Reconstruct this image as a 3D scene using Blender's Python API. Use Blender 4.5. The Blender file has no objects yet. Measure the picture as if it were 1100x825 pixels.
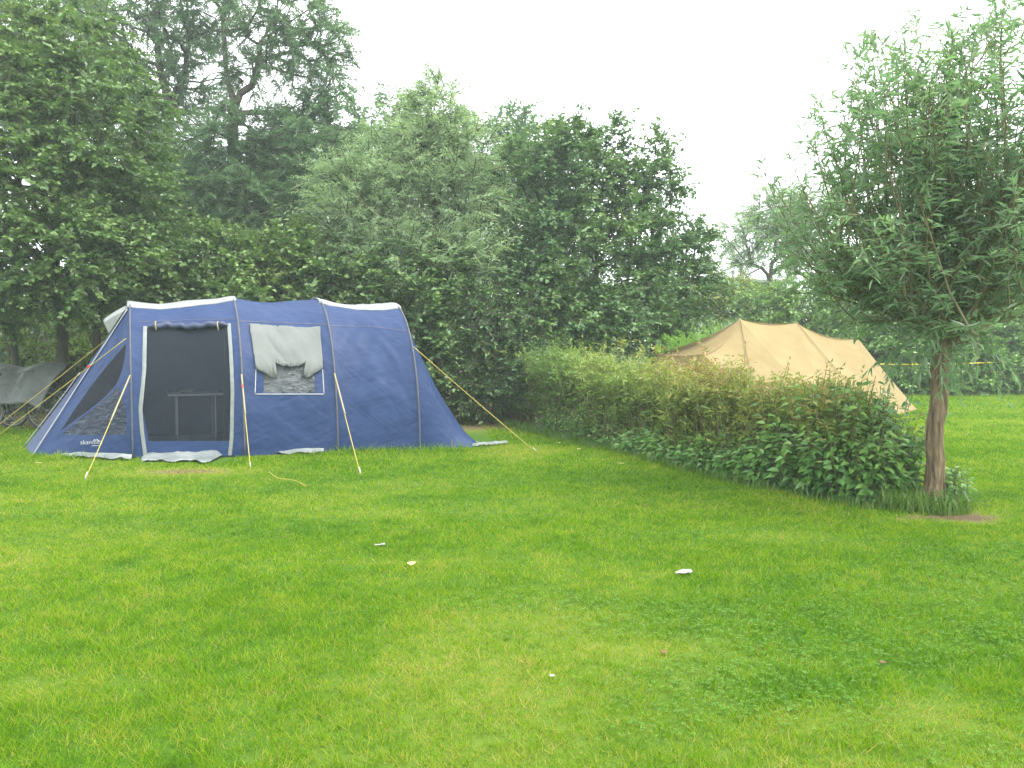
import bpy, math
import numpy as np
from mathutils import Vector, Matrix
from mathutils.geometry import delaunay_2d_cdt

S = bpy.context.scene
COL = S.collection
R = np.random.default_rng
rad = math.radians

# ------------------------------------------------------------------ camera maths
EYE = 1.6
FOC = 850.0
PITCH = math.atan(47.5 / FOC)

def P(px, py, Y):
    """point at distance Y (along the ground axis) seen at photo pixel px, py"""
    x = (px - 550) / FOC
    y = -(py - 412.5) / FOC
    c, s = math.cos(PITCH), math.sin(PITCH)
    dy = c + y * s
    dz = -s + y * c
    k = Y / dy
    return np.array([x * k, Y, EYE + dz * k])

def G(px, py):
    """ground point under a photo pixel"""
    x = (px - 550) / FOC
    y = -(py - 412.5) / FOC
    c, s = math.cos(PITCH), math.sin(PITCH)
    dy = c + y * s
    dz = -s + y * c
    k = -EYE / dz
    return np.array([x * k, dy * k, 0.0])

def proj(p):
    p = np.asarray(p, float)
    c, s = math.cos(PITCH), math.sin(PITCH)
    d = p[..., 1] * c - (p[..., 2] - EYE) * s
    u = p[..., 1] * s + (p[..., 2] - EYE) * c
    return np.stack([550 + FOC * p[..., 0] / d, 412.5 - FOC * u / d], -1)

# ------------------------------------------------------------------ noise
def vnoise(x, y, seed=0):
    x = np.asarray(x, float); y = np.asarray(y, float)
    xi = np.floor(x).astype(np.int64); yi = np.floor(y).astype(np.int64)
    fx = x - xi; fy = y - yi
    fx = fx * fx * (3 - 2 * fx); fy = fy * fy * (3 - 2 * fy)
    def h(a, b):
        n = (a * 374761393 + b * 668265263 + seed * 1442695041) & 0xffffffff
        n = ((n ^ (n >> 13)) * 1274126177) & 0xffffffff
        n = n ^ (n >> 16)
        return (n & 0xffff) / 65535.0
    return (h(xi, yi) * (1 - fx) + h(xi + 1, yi) * fx) * (1 - fy) + \
           (h(xi, yi + 1) * (1 - fx) + h(xi + 1, yi + 1) * fx) * fy

def fbm(x, y, seed=0, n=3):
    t = 0; a = 1; w = 0
    for i in range(n):
        t = t + a * vnoise(x * 2 ** i, y * 2 ** i, seed + i); w += a; a *= .55
    return t / w

# ------------------------------------------------------------------ object helpers
def mesh_arrays(name, V, faces, mat, parent=None, tint=None, smooth=True):
    """faces: list of integer arrays of shape (n, k)"""
    if not isinstance(faces, (list, tuple)):
        faces = [faces]
    me = bpy.data.meshes.new(name)
    V = np.asarray(V, np.float32).reshape(-1, 3)
    me.vertices.add(len(V)); me.vertices.foreach_set('co', V.ravel())
    nl = sum(f.size for f in faces); npoly = sum(len(f) for f in faces)
    me.loops.add(nl); me.polygons.add(npoly)
    me.loops.foreach_set('vertex_index', np.concatenate([f.ravel() for f in faces]).astype(np.int32))
    tot = np.concatenate([np.full(len(f), f.shape[1]) for f in faces])
    st = np.concatenate([[0], np.cumsum(tot)[:-1]])
    me.polygons.foreach_set('loop_start', st.astype(np.int32))
    me.polygons.foreach_set('use_smooth', np.full(npoly, smooth))
    if tint is not None:
        a = me.attributes.new('tint', 'FLOAT', 'POINT')
        a.data.foreach_set('value', np.asarray(tint, np.float32))
    me.update(calc_edges=True); me.validate()
    if mat: me.materials.append(mat)
    o = bpy.data.objects.new(name, me); COL.objects.link(o)
    if parent is not None: attach(o, parent)
    return o

def attach(o, parent):
    """parent o while its mesh data stay in world coordinates"""
    o.parent = parent
    o.matrix_parent_inverse = root_matrix(parent).inverted()

def root_matrix(p):
    m = Matrix.LocRotScale(p.location, p.rotation_euler, p.scale)
    if p.parent is not None:
        return root_matrix(p.parent) @ p.matrix_parent_inverse @ m
    return m

def thing(name, label, cat, loc=(0, 0, 0), group=None):
    o = bpy.data.objects.new(name, None); COL.objects.link(o)
    o.empty_display_size = .2
    o.location = [float(v) for v in loc]
    o['label'] = label; o['category'] = cat
    if group: o['group'] = group
    return o

def tag(o, label=None, cat=None, group=None, kind=None):
    if label: o['label'] = label
    if cat: o['category'] = cat
    if group: o['group'] = group
    if kind: o['kind'] = kind
    return o

class MB:
    """collects shapes into one mesh"""
    def __init__(s): s.v = []; s.f = {}; s.n = 0
    def add(s, V, F):
        V = np.asarray(V, float).reshape(-1, 3); F = np.asarray(F, int)
        s.v.append(V); s.f.setdefault(F.shape[1], []).append(F + s.n); s.n += len(V)
    def tube(s, pts, r, k=8, cap=True):
        pts = np.asarray(pts, float); n = len(pts)
        r = np.broadcast_to(np.asarray(r, float), (n,))
        t = np.gradient(pts, axis=0); t /= np.linalg.norm(t, axis=1)[:, None] + 1e-12
        ref = np.array([0, 0, 1.]) if abs(t[0, 2]) < .9 else np.array([1., 0, 0])
        a = np.linspace(0, 2 * np.pi, k, endpoint=False)
        V = []
        u = np.cross(t[0], ref); u /= np.linalg.norm(u)
        for i in range(n):
            u = u - t[i] * (u @ t[i]); u /= np.linalg.norm(u) + 1e-12
            w = np.cross(t[i], u)
            V.append(pts[i] + r[i] * (np.cos(a)[:, None] * u + np.sin(a)[:, None] * w))
        V = np.concatenate(V)
        i = np.arange(n - 1)[:, None] * k; j = np.arange(k)[None]; j2 = (j + 1) % k
        F = np.stack([i + j, i + j2, i + k + j2, i + k + j], -1).reshape(-1, 4)
        s.add(V, F)
        if cap:
            base = s.n - len(V)
            s.f.setdefault(k, []).append(np.array([base + np.arange(k)[::-1], base + (n - 1) * k + np.arange(k)]))
    def box(s, c, size, rot=None, bevel=0):
        h = np.asarray(size, float) / 2
        V = np.array([[x, y, z] for x in (-1, 1) for y in (-1, 1) for z in (-1, 1)]) * h
        if rot is not None: V = V @ np.array(rot).T
        s.add(V + np.asarray(c, float), [[0, 1, 3, 2], [4, 6, 7, 5], [0, 4, 5, 1], [2, 3, 7, 6], [0, 2, 6, 4], [1, 5, 7, 3]])
    def grid(s, Pg):
        n, m = Pg.shape[:2]
        i = np.arange(n - 1)[:, None] * m; j = np.arange(m - 1)[None]
        s.add(Pg.reshape(-1, 3), np.stack([i + j, i + j + 1, i + m + j + 1, i + m + j], -1).reshape(-1, 4))
    def build(s, name, mat, parent=None, smooth=True, tint=None):
        return mesh_arrays(name, np.concatenate(s.v), [np.concatenate(f) for f in s.f.values()], mat, parent, tint, smooth)

def solidify(o, t, off=1.0):
    m = o.modifiers.new('thickness', 'SOLIDIFY'); m.thickness = t; m.offset = off
    return o

# ------------------------------------------------------------------ materials
def new_mat(name):
    m = bpy.data.materials.new(name); m.use_nodes = True
    nt = m.node_tree
    for n in list(nt.nodes): nt.nodes.remove(n)
    out = nt.nodes.new('ShaderNodeOutputMaterial')
    return m, nt, out

def ramp(nt, stops, fac=None):
    r = nt.nodes.new('ShaderNodeValToRGB')
    e = r.color_ramp.elements
    while len(e) < len(stops): e.new(.5)
    for i, (p, c) in enumerate(stops):
        e[i].position = p; e[i].color = (*c, 1)
    if fac is not None: nt.links.new(fac, r.inputs['Fac'])
    return r

def noise_node(nt, scale, detail=4, rough=.55, coord='Object', vec_scale=None, dist=0, rot=None):
    tc = nt.nodes.new('ShaderNodeTexCoord')
    n = nt.nodes.new('ShaderNodeTexNoise')
    n.inputs['Scale'].default_value = scale; n.inputs['Detail'].default_value = detail
    n.inputs['Roughness'].default_value = rough; n.inputs['Distortion'].default_value = dist
    src = tc.outputs[coord]
    if vec_scale:
        mp = nt.nodes.new('ShaderNodeMapping'); mp.inputs['Scale'].default_value = vec_scale
        if rot: mp.vector_type = 'TEXTURE'; mp.inputs['Rotation'].default_value = rot; mp.inputs['Scale'].default_value = [1 / q for q in vec_scale]
        nt.links.new(src, mp.inputs['Vector']); src = mp.outputs['Vector']
    nt.links.new(src, n.inputs['Vector'])
    return n

def surf_mat(name, c1, c2, scale=6, rough=.6, bump=.1, bump_scale=None, spec=.4, vec_scale=None, transl=0.0, sheen=0.0, dist=0.0, bdist=.02):
    m, nt, out = new_mat(name)
    b = nt.nodes.new('ShaderNodeBsdfPrincipled')
    b.inputs['Roughness'].default_value = rough
    b.inputs['Specular IOR Level'].default_value = spec
    if sheen: b.inputs['Sheen Weight'].default_value = sheen
    n = noise_node(nt, scale, 5, vec_scale=vec_scale, dist=dist)
    r = ramp(nt, [(.3, c1), (.7, c2)], n.outputs['Fac'])
    nt.links.new(r.outputs['Color'], b.inputs['Base Color'])
    if bump:
        n2 = noise_node(nt, bump_scale or scale * 3, 4, vec_scale=vec_scale, dist=dist)
        bp = nt.nodes.new('ShaderNodeBump'); bp.inputs['Strength'].default_value = bump; bp.inputs['Distance'].default_value = bdist
        nt.links.new(n2.outputs['Fac'], bp.inputs['Height']); nt.links.new(bp.outputs['Normal'], b.inputs['Normal'])
    sh = b.outputs['BSDF']
    if transl:
        t = nt.nodes.new('ShaderNodeBsdfTranslucent'); nt.links.new(r.outputs['Color'], t.inputs['Color'])
        mx = nt.nodes.new('ShaderNodeMixShader'); mx.inputs['Fac'].default_value = transl
        nt.links.new(sh, mx.inputs[1]); nt.links.new(t.outputs['BSDF'], mx.inputs[2]); sh = mx.outputs['Shader']
    nt.links.new(sh, out.inputs['Surface'])
    return m

def leaf_mat(name, stops, under=None, rough=.45, transl=.35, spec=.5, tl=(1.25, 1.35, .7)):
    """per leaf colour from the tint attribute, a paler underside and light passing through"""
    m, nt, out = new_mat(name)
    at = nt.nodes.new('ShaderNodeAttribute'); at.attribute_name = 'tint'
    r = ramp(nt, stops, at.outputs['Fac'])
    col = r.outputs['Color']
    if under:
        g = nt.nodes.new('ShaderNodeNewGeometry')
        mx = nt.nodes.new('ShaderNodeMix'); mx.data_type = 'RGBA'
        fm = nt.nodes.new('ShaderNodeMath'); fm.operation = 'MULTIPLY'; fm.inputs[1].default_value = .75
        nt.links.new(g.outputs['Backfacing'], fm.inputs[0])
        nt.links.new(fm.outputs[0], mx.inputs['Factor'])
        nt.links.new(col, mx.inputs['A']); mx.inputs['B'].default_value = (*under, 1)
        colu = mx.outputs['Result']
    else: colu = col
    b = nt.nodes.new('ShaderNodeBsdfPrincipled')
    b.inputs['Roughness'].default_value = rough; b.inputs['Specular IOR Level'].default_value = spec
    nt.links.new(colu, b.inputs['Base Color'])
    t = nt.nodes.new('ShaderNodeBsdfTranslucent')
    mm = nt.nodes.new('ShaderNodeMix'); mm.data_type = 'RGBA'; mm.blend_type = 'MULTIPLY'
    mm.inputs['Factor'].default_value = 1; nt.links.new(col, mm.inputs['A']); mm.inputs['B'].default_value = (*tl, 1)
    nt.links.new(mm.outputs['Result'], t.inputs['Color'])
    ms = nt.nodes.new('ShaderNodeMixShader'); ms.inputs['Fac'].default_value = transl
    nt.links.new(b.outputs['BSDF'], ms.inputs[1]); nt.links.new(t.outputs['BSDF'], ms.inputs[2])
    nt.links.new(ms.outputs['Shader'], out.inputs['Surface'])
    return m

def screen_mat(name, col, alpha, gloss=None):
    """fine net or clear plastic: part of the light passes straight through"""
    m, nt, out = new_mat(name)
    b = nt.nodes.new('ShaderNodeBsdfPrincipled'); b.inputs['Base Color'].default_value = (*col, 1)
    b.inputs['Roughness'].default_value = .9 if gloss is None else gloss
    t = nt.nodes.new('ShaderNodeBsdfTransparent')
    ms = nt.nodes.new('ShaderNodeMixShader'); ms.inputs['Fac'].default_value = alpha
    if gloss is not None:
        n = noise_node(nt, 9, 5, vec_scale=(1, 1, 2.2), dist=.6)
        bp = nt.nodes.new('ShaderNodeBump'); bp.inputs['Strength'].default_value = .9; bp.inputs['Distance'].default_value = .04
        nt.links.new(n.outputs['Fac'], bp.inputs['Height']); nt.links.new(bp.outputs['Normal'], b.inputs['Normal'])
        rr = ramp(nt, [(.35, (alpha * .55,) * 3), (.75, (min(1, alpha * 1.3),) * 3)], n.outputs['Fac'])
        nt.links.new(rr.outputs['Color'], ms.inputs['Fac'])
    nt.links.new(t.outputs['BSDF'], ms.inputs[1]); nt.links.new(b.outputs['BSDF'], ms.inputs[2])
    nt.links.new(ms.outputs['Shader'], out.inputs['Surface'])
    return m

M = {}
M['blue'] = surf_mat('blue polyester', (.008, .024, .080), (.011, .030, .095), 1.3, .56, .22, 5, .26, (1, 1, .6), transl=.06, dist=.8, bdist=.05)
M['bluelow'] = surf_mat('blue polyester fold', (.012, .020, .058), (.017, .026, .07), 5, .5, .3, 12, .5)
M['grey'] = surf_mat('pale grey polyester', (.19, .205, .20), (.24, .255, .25), 3, .55, .4, 9, .3, transl=.1, bdist=.02)
M['curtain'] = surf_mat('pale curtain cloth', (.108, .119, .114), (.136, .148, .142), 3, .7, .5, 9, .2, transl=.05, bdist=.03)
M['sleeve'] = surf_mat('dark pole sleeve', (.045, .048, .06), (.07, .075, .09), 20, .6, .1)
M['zip'] = surf_mat('grey zip tape', (.115, .132, .13), (.165, .185, .18), 14, .6, .2)
M['net'] = screen_mat('dark insect net', (.004, .008, .018), .58)
M['vinyl'] = screen_mat('clear vinyl', (.11, .125, .135), .6, .2)
M['vinylblue'] = screen_mat('blue tinted vinyl', (.022, .034, .066), .62, .28)
M['floor'] = surf_mat('groundsheet', (.10, .12, .13), (.15, .17, .18), 4, .5, .2)
M['flap'] = surf_mat('grey plastic flap', (.085, .105, .10), (.185, .205, .20), 4, .45, .5, 9, .6, bdist=.05)
M['rope'] = surf_mat('yellow cord', (.27, .225, .04), (.34, .28, .06), 40, .7, .2)
M['strap'] = surf_mat('tan webbing', (.20, .175, .10), (.26, .23, .13), 40, .8, .2)
M['red'] = surf_mat('red runner', (.40, .03, .02), (.5, .05, .03), 20, .5, 0)
M['white'] = surf_mat('white print', (.25, .265, .28), (.31, .325, .34), 20, .6, 0)
M['black'] = surf_mat('black rubber', (.012, .012, .013), (.03, .03, .032), 20, .6, .1)
M['steel'] = surf_mat('peg steel', (.25, .25, .25), (.4, .4, .4), 20, .35, 0)
M['chrome'] = surf_mat('bare metal', (.10, .105, .11), (.16, .16, .16), 20, .35, 0)
M['tarp'] = surf_mat('grey tarpaulin', (.045, .052, .048), (.08, .09, .083), 3, .45, .5, 7, .5, (1, 1, 1.3), dist=.8, bdist=.05)
M['bike'] = surf_mat('dark bicycle paint', (.015, .02, .03), (.03, .035, .05), 10, .3, 0)
M['canvas'] = surf_mat('beige canvas', (.275, .21, .100), (.315, .25, .125), 2.2, .85, .3, 5, .15, dist=.4, bdist=.03, transl=.32)
M['seam'] = surf_mat('canvas seam', (.22, .155, .07), (.26, .185, .085), 8, .9, 0)
M['wood'] = surf_mat('pole wood', (.30, .20, .10), (.38, .27, .14), 10, .7, .1)
M['bark'] = surf_mat('willow bark', (.045, .034, .020), (.24, .175, .105), 34, .9, 1.0, 48, .2, (1, 1, .13), bdist=.06)
M['barkdark'] = surf_mat('dark bark', (.035, .030, .024), (.09, .075, .055), 9, .9, .6, 20, .2, (1, 1, .3))
M['shoot'] = surf_mat('green twig bark', (.08, .075, .035), (.14, .12, .05), 12, .7, .1)
M['wall'] = surf_mat('pale render', (.26, .28, .28), (.32, .34, .33), 1.5, .8, .1)
M['roof'] = surf_mat('grey roofing', (.16, .17, .17), (.24, .25, .25), 3, .7, .1)
M['glass'] = surf_mat('dark glass', (.03, .035, .04), (.05, .055, .06), 3, .1, 0, spec=.6)
M['tape'] = surf_mat('yellow tape', (.5, .40, .015), (.56, .46, .03), 8, .4, 0)
M['table'] = surf_mat('pale table top', (.55, .58, .62), (.62, .65, .70), 5, .4, 0)
M['paper'] = surf_mat('white paper', (.26, .26, .24), (.34, .34, .31), 20, .7, .2)
M['dryleaf'] = surf_mat('pale yellow leaf', (.36, .33, .10), (.45, .42, .17), 30, .6, .2)
M['brownleaf'] = surf_mat('brown leaf', (.09, .045, .02), (.15, .07, .03), 30, .7, .2)
M['orange'] = surf_mat('orange petals', (.75, .30, .02), (.85, .42, .03), 30, .6, .1)

def creases(m, rots, strength, dist, sc=(5, 5, .9)):
    """long tension creases in a cloth: stretched noise in several directions"""
    nt = m.node_tree; b = next(n for n in nt.nodes if n.type == 'BSDF_PRINCIPLED'); prev = None
    for r_ in rots:
        n = noise_node(nt, 1.0, 3, .5, vec_scale=sc, rot=(0, rad(r_), 0), dist=.25)
        bp = nt.nodes.new('ShaderNodeBump'); bp.inputs['Strength'].default_value = strength; bp.inputs['Distance'].default_value = dist
        nt.links.new(n.outputs['Fac'], bp.inputs['Height'])
        if prev: nt.links.new(prev, bp.inputs['Normal'])
        prev = bp.outputs['Normal']
    nt.links.new(prev, b.inputs['Normal'])
creases(M['blue'], (58, -52, 74), .28, .10, (3.6, 3.6, .55))
creases(M['canvas'], (40, -40), .3, .10, (2.5, 2.5, .5))
creases(M['curtain'], (24, -28), .25, .05, (8, 8, 2.2))

# foliage: dark, mid, light stops along the per-leaf tint
M['L_hazel'] = leaf_mat('hazel leaves', [(0, (.036, .080, .024)), (.5, (.075, .145, .038)), (1, (.15, .23, .055))], (.085, .12, .06), .5, .32)
M['L_light'] = leaf_mat('light shrub leaves', [(0, (.07, .12, .02)), (.5, (.11, .18, .03)), (1, (.17, .25, .045))], (.12, .17, .07), .5, .45)  # light greens carry the backlit look of the shrub behind the bicycles
M['L_feather'] = leaf_mat('feathery leaves', [(0, (.050, .105, .050)), (.5, (.085, .165, .075)), (1, (.15, .24, .105))], (.09, .14, .085), .6, .4)
M['L_pale'] = leaf_mat('pale willow leaves', [(0, (.09, .16, .072)), (.5, (.19, .285, .145)), (1, (.31, .40, .23))], (.33, .40, .29), .5, .4)
M['L_elm'] = leaf_mat('elm leaves', [(0, (.030, .078, .028)), (.5, (.064, .142, .044)), (1, (.15, .23, .055))], (.075, .11, .06), .5, .3)
M['L_willow'] = leaf_mat('willow leaves', [(0, (.06, .13, .06)), (.5, (.12, .22, .10)), (1, (.21, .31, .13))], (.24, .30, .22), .42, .48, .5, (1.25, 1.35, .9))
M['L_hedge'] = leaf_mat('willow hedge leaves', [(0, (.07, .155, .027)), (.4, (.14, .24, .04)), (.72, (.23, .265, .05)), (.92, (.25, .20, .05)), (1, (.24, .12, .04))], (.15, .18, .10), .5, .38)
M['L_nettle'] = leaf_mat('nettle leaves', [(0, (.036, .105, .022)), (.5, (.08, .195, .038)), (1, (.165, .285, .06))], (.075, .13, .06), .45, .3)
M['L_dark'] = leaf_mat('dark hedge leaves', [(0, (.04, .11, .020)), (.5, (.085, .19, .035)), (1, (.16, .28, .055))], (.07, .12, .05), .4, .3)
M['L_reed'] = leaf_mat('reed leaves', [(0, (.10, .20, .02)), (.5, (.14, .27, .03)), (1, (.20, .33, .05))], None, .5, .4)
M['L_grass'] = leaf_mat('lawn grass', [(0, (.036, .095, .006)), (.28, (.075, .175, .004)), (.55, (.130, .255, .005)), (.8, (.215, .285, .018)), (1, (.33, .28, .085))], None, .7, .48, .06, (1.15, 1.25, .4))
M['L_tall'] = leaf_mat('long grass', [(0, (.04, .10, .015)), (.5, (.07, .15, .018)), (1, (.16, .19, .05))], None, .45, .4)
M['L_clover'] = leaf_mat('clover leaves', [(0, (.045, .125, .014)), (.5, (.08, .19, .018)), (1, (.14, .25, .035))], None, .55, .4, .3)

# ------------------------------------------------------------------ foliage generators
def unit(a):
    return a / (np.linalg.norm(a, axis=-1, keepdims=True) + 1e-12)

def leaves(name, pos, d, nrm, L, W, mat, parent, tint, six=False, curl=.12, fold=.12):
    n = len(pos)
    d = unit(d); side = unit(np.cross(d, nrm)); nn = np.cross(side, d)
    L = np.broadcast_to(L, (n,))[:, None]; W = np.broadcast_to(W, (n,))[:, None]
    if six:
        pts = [pos,
               pos + d * L * .28 + side * W * .46 + nn * W * fold,
               pos + d * L * .62 + side * W * .36 + nn * (W * fold - L * curl * .3),
               pos + d * L - nn * L * curl,
               pos + d * L * .62 - side * W * .36 + nn * (W * fold - L * curl * .3),
               pos + d * L * .28 - side * W * .46 + nn * W * fold]
        V = np.stack(pts, 1).reshape(-1, 3); k = 6
        b = np.arange(n)[:, None] * 6
        F = np.concatenate([b + np.array([[0, 1, 2, 3]]), b + np.array([[0, 3, 4, 5]])])
    else:
        pts = [pos, pos + d * L * .45 + side * W * .5 + nn * W * fold,
               pos + d * L - nn * L * curl, pos + d * L * .45 - side * W * .5 + nn * W * fold]
        V = np.stack(pts, 1).reshape(-1, 3); k = 4
        b = np.arange(n)[:, None] * 4
        F = np.concatenate([b + np.array([[0, 1, 2]]), b + np.array([[0, 2, 3]])])
    return mesh_arrays(name, V, F, mat, parent, np.repeat(tint, k), smooth=False)

def twig_leaves(rng, p0, dr, L, nleaf, lw, droop=.25, spread=1.0, size_var=.35, hang=.2):
    """leaves set alternately along many twigs at once -> pos, dir, normal, length"""
    n = len(p0)
    t = (np.arange(nleaf)[None] + rng.random((n, nleaf))) / nleaf
    t = .12 + .9 * t
    L = np.broadcast_to(L, (n,))
    pos = p0[:, None] + dr[:, None] * (t * L[:, None])[..., None]
    pos[..., 2] -= droop * (t ** 2) * L[:, None]
    up = np.array([0, 0, 1.])
    sd = unit(np.cross(dr, up + rng.normal(0, .3, (n, 3))))
    sgn = np.where(np.arange(nleaf) % 2 == 0, 1., -1.)[None, :, None]
    ld = dr[:, None] * .7 + sgn * sd[:, None] * spread + rng.normal(0, .35, (n, nleaf, 3))
    ld[..., 2] -= hang
    nr = up + rng.normal(0, .45, (n, nleaf, 3))
    ln = lw * (1 + size_var * rng.normal(0, 1, (n, nleaf))).clip(.45, 1.7)
    tipf = np.repeat(t[:, :, None], 1, 2)[..., 0]
    f = lambda a: a.reshape(-1, a.shape[-1])
    return f(pos), f(ld), f(nr), ln.ravel(), tipf.ravel()

def skeleton(rng, trunks, anchors, bias=.35, step=.4, jit=.05):
    """joins every anchor to the nearest suitable node of the growing branch tree"""
    nodes = []; par = []; plen = []
    for tr in trunks:
        tr = np.asarray(tr, float)
        for i, p in enumerate(tr):
            if i == 0 and p[2] > .5 and nodes:
                j = int(np.argmin([np.linalg.norm(q - p) for q in nodes]))
                nodes.append(p); par.append(j); plen.append(plen[j]); continue
            nodes.append(p); par.append(-1 if i == 0 else len(nodes) - 2)
            plen.append(0 if i == 0 else plen[-1] + np.linalg.norm(tr[i] - tr[i - 1]))
    ntr = len(nodes)
    cen = np.mean([np.asarray(t)[-1] for t in trunks], 0)
    order = np.argsort(np.linalg.norm(anchors - cen, axis=1))
    cap = len(nodes) + len(anchors) * 14
    N = np.zeros((cap, 3)); PL = np.zeros(cap); n = len(nodes)
    N[:n] = nodes; PL[:n] = plen
    first_ok = np.zeros(cap, bool); first_ok[:n] = True
    for tr0 in np.cumsum([0] + [len(t) for t in trunks[:-1]]):
        first_ok[tr0:tr0 + 2] = False
    end = {}
    for ai in order:
        a = anchors[ai]
        dv = a - N[:n]
        dist = np.linalg.norm(dv, axis=1)
        cost = dist + bias * PL[:n] + np.maximum(0, -dv[:, 2]) * .35 + (~first_ok[:n]) * 50
        j = int(np.argmin(cost)); q = N[j]; ds = dist[j]
        k = max(1, min(10, int(ds / step)))
        prev = j; lift = rng.normal(0, jit, 3) * ds
        lift[2] += .10 * ds
        for m in range(1, k + 1):
            t = m / k
            p = q + (a - q) * t + lift * math.sin(math.pi * t) + (rng.normal(0, .02, 3) if m < k else 0)
            N[n] = p; par.append(prev); PL[n] = PL[prev] + ds / k; first_ok[n] = True
            prev = n; n += 1
            if n >= cap - 1: break
        end[ai] = prev
        if n >= cap - 12: break
    return N[:n], np.array(par), ntr

def branch_mesh(name, N, par, mat, parent, rmin=.006, rmax=.2, e=2.3, k=5):
    n = len(N); acc = np.full(n, 0.0); kids = np.zeros(n, int)
    for i in range(n - 1, -1, -1):
        if kids[i] == 0: acc[i] = rmin ** e
        if par[i] >= 0: acc[par[i]] += acc[i]; kids[par[i]] += 1
    r = np.minimum(acc ** (1 / e), rmax)
    idx = np.where(par >= 0)[0]
    a = N[par[idx]]; b = N[idx]; rb = r[idx]; ra = np.minimum(r[par[idx]], rb * 1.35)
    big = par[par[idx]] < 0
    t = unit(b - a); ref = np.where(np.abs(t[:, 2:3]) < .9, np.array([[0, 0, 1.]]), np.array([[1., 0, 0]]))
    u = unit(np.cross(t, ref)); w = np.cross(t, u)
    an = np.linspace(0, 2 * np.pi, k, endpoint=False)
    ring = np.cos(an)[None, :, None] * u[:, None] + np.sin(an)[None, :, None] * w[:, None]
    b2 = b + t * rb[:, None] * .3
    V = np.concatenate([a[:, None] + ring * ra[:, None, None], b2[:, None] + ring * rb[:, None, None]], 1)
    m = len(idx); base = np.arange(m)[:, None, None] * 2 * k
    j = np.arange(k)[None]; j2 = (j + 1) % k
    F = (base + np.stack([j, j2, j2 + k, j + k], -1)).reshape(-1, 4)
    return mesh_arrays(name, V.reshape(-1, 3), F, mat, parent)

def ellip(rng, c, r, n, shell=.5):
    v = unit(rng.normal(0, 1, (n, 3)))
    q = rng.random(n)[:, None] ** shell
    return np.asarray(c) + v * q * np.asarray(r), v

def trunk_path(a, b, n=7, wob=.06, rng=None):
    t = np.linspace(0, 1, n)[:, None]
    p = np.asarray(a) * (1 - t) + np.asarray(b) * t
    if rng is not None:
        off = rng.normal(0, wob, (n, 3)) * np.sin(np.pi * t); off[0] = 0; p = p + off
    return p

def tree(name, label, cat, seed, trunks, clumps, leafmat, llen, lwid, nleaf, twigL, twig_up=.5, droop=.2, hang=.2,
         bark='barkdark', group=None, six=False, rmax=.16, twigs=2, shell=.45, bias=.35, tint_noise=.6, rmin=.006, tmid=.5, layered=0, spread=1.0, out=.9, extra=1):
    rng = R(seed)
    root = thing(name, label, cat, trunks[0][0], group)
    A = []; D = []
    for c, r, n in clumps:
        a, v = ellip(rng, c, r, n, shell); A.append(a); D.append(v)
    A = np.concatenate(A); D = np.concatenate(D)
    twigs += extra; llen *= 1.12
    keep = A[:, 2] > .15
    A = A[keep]; D = D[keep]
    N, par, ntr = skeleton(rng, trunks, A, bias)
    p0 = np.repeat(A, twigs, 0); v = np.repeat(D, twigs, 0)
    d = v * out + rng.normal(0, .55, v.shape); d[:, 2] = d[:, 2] * (1 - layered) + twig_up
    d = unit(d)
    L = twigL * (.6 + .8 * rng.random(len(p0)))
    sel = rng.permutation(len(p0))[:1100]; k0 = len(N)
    e_ = p0[sel] + d[sel] * L[sel][:, None] * .8; e_[:, 2] -= droop * L[sel] * .6
    near_ = np.array([int(np.argmin(((N - q) ** 2).sum(1))) for q in p0[sel]])
    N = np.concatenate([N, e_]); par = np.concatenate([par, near_])
    branch_mesh('trunk', N, par, M[bark], root, rmin, rmax)
    pos, ld, nr, ln, tt = twig_leaves(rng, p0 - d * .1, d, L, nleaf, llen, droop, spread, .3, hang)
    base = tmid + (fbm(pos[:, 0] * .9, pos[:, 2] * .9 + pos[:, 1] * .7, seed) - .5) * tint_noise
    tint = (base + rng.normal(0, .16, len(pos)) + (tt - .5) * .25).clip(0, 1)
    leaves('crown', pos, ld, nr, ln, ln * lwid, M[leafmat], root, tint, six)
    return root

# ------------------------------------------------------------------ world, sun, camera
SUN_EL, SUN_AZ = 56, 118      # azimuth measured from +Y (away from the camera) towards +X
w = bpy.data.worlds.new('World'); S.world = w; w.use_nodes = True
nt = w.node_tree
for n in list(nt.nodes): nt.nodes.remove(n)
wo = nt.nodes.new('ShaderNodeOutputWorld'); bg = nt.nodes.new('ShaderNodeBackground')
sky = nt.nodes.new('ShaderNodeTexSky'); sky.sky_type = 'NISHITA'; sky.sun_disc = False
sky.sun_elevation = rad(SUN_EL); sky.sun_rotation = rad(SUN_AZ); sky.dust_density = 3
tc = nt.nodes.new('ShaderNodeTexCoord'); sp = nt.nodes.new('ShaderNodeSeparateXYZ')
nt.links.new(tc.outputs['Generated'], sp.inputs[0])
cr = ramp(nt, [(0.0, (.78, .79, .80)), (.25, (.88, .89, .90)), (1.0, (1.0, 1.0, 1.0))], sp.outputs['Z'])
cn = nt.nodes.new('ShaderNodeTexNoise'); cn.inputs['Scale'].default_value = 2.2; cn.inputs['Detail'].default_value = 5
nt.links.new(tc.outputs['Generated'], cn.inputs['Vector'])
cl = ramp(nt, [(.3, (.86, .87, .89)), (.7, (1, 1, 1))], cn.outputs['Fac'])
mu = nt.nodes.new('ShaderNodeMix'); mu.data_type = 'RGBA'; mu.blend_type = 'MULTIPLY'; mu.inputs['Factor'].default_value = 1
nt.links.new(cr.outputs['Color'], mu.inputs['A']); nt.links.new(cl.outputs['Color'], mu.inputs['B'])
sc = nt.nodes.new('ShaderNodeMix'); sc.data_type = 'RGBA'; sc.blend_type = 'MULTIPLY'; sc.inputs['Factor'].default_value = 1
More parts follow.
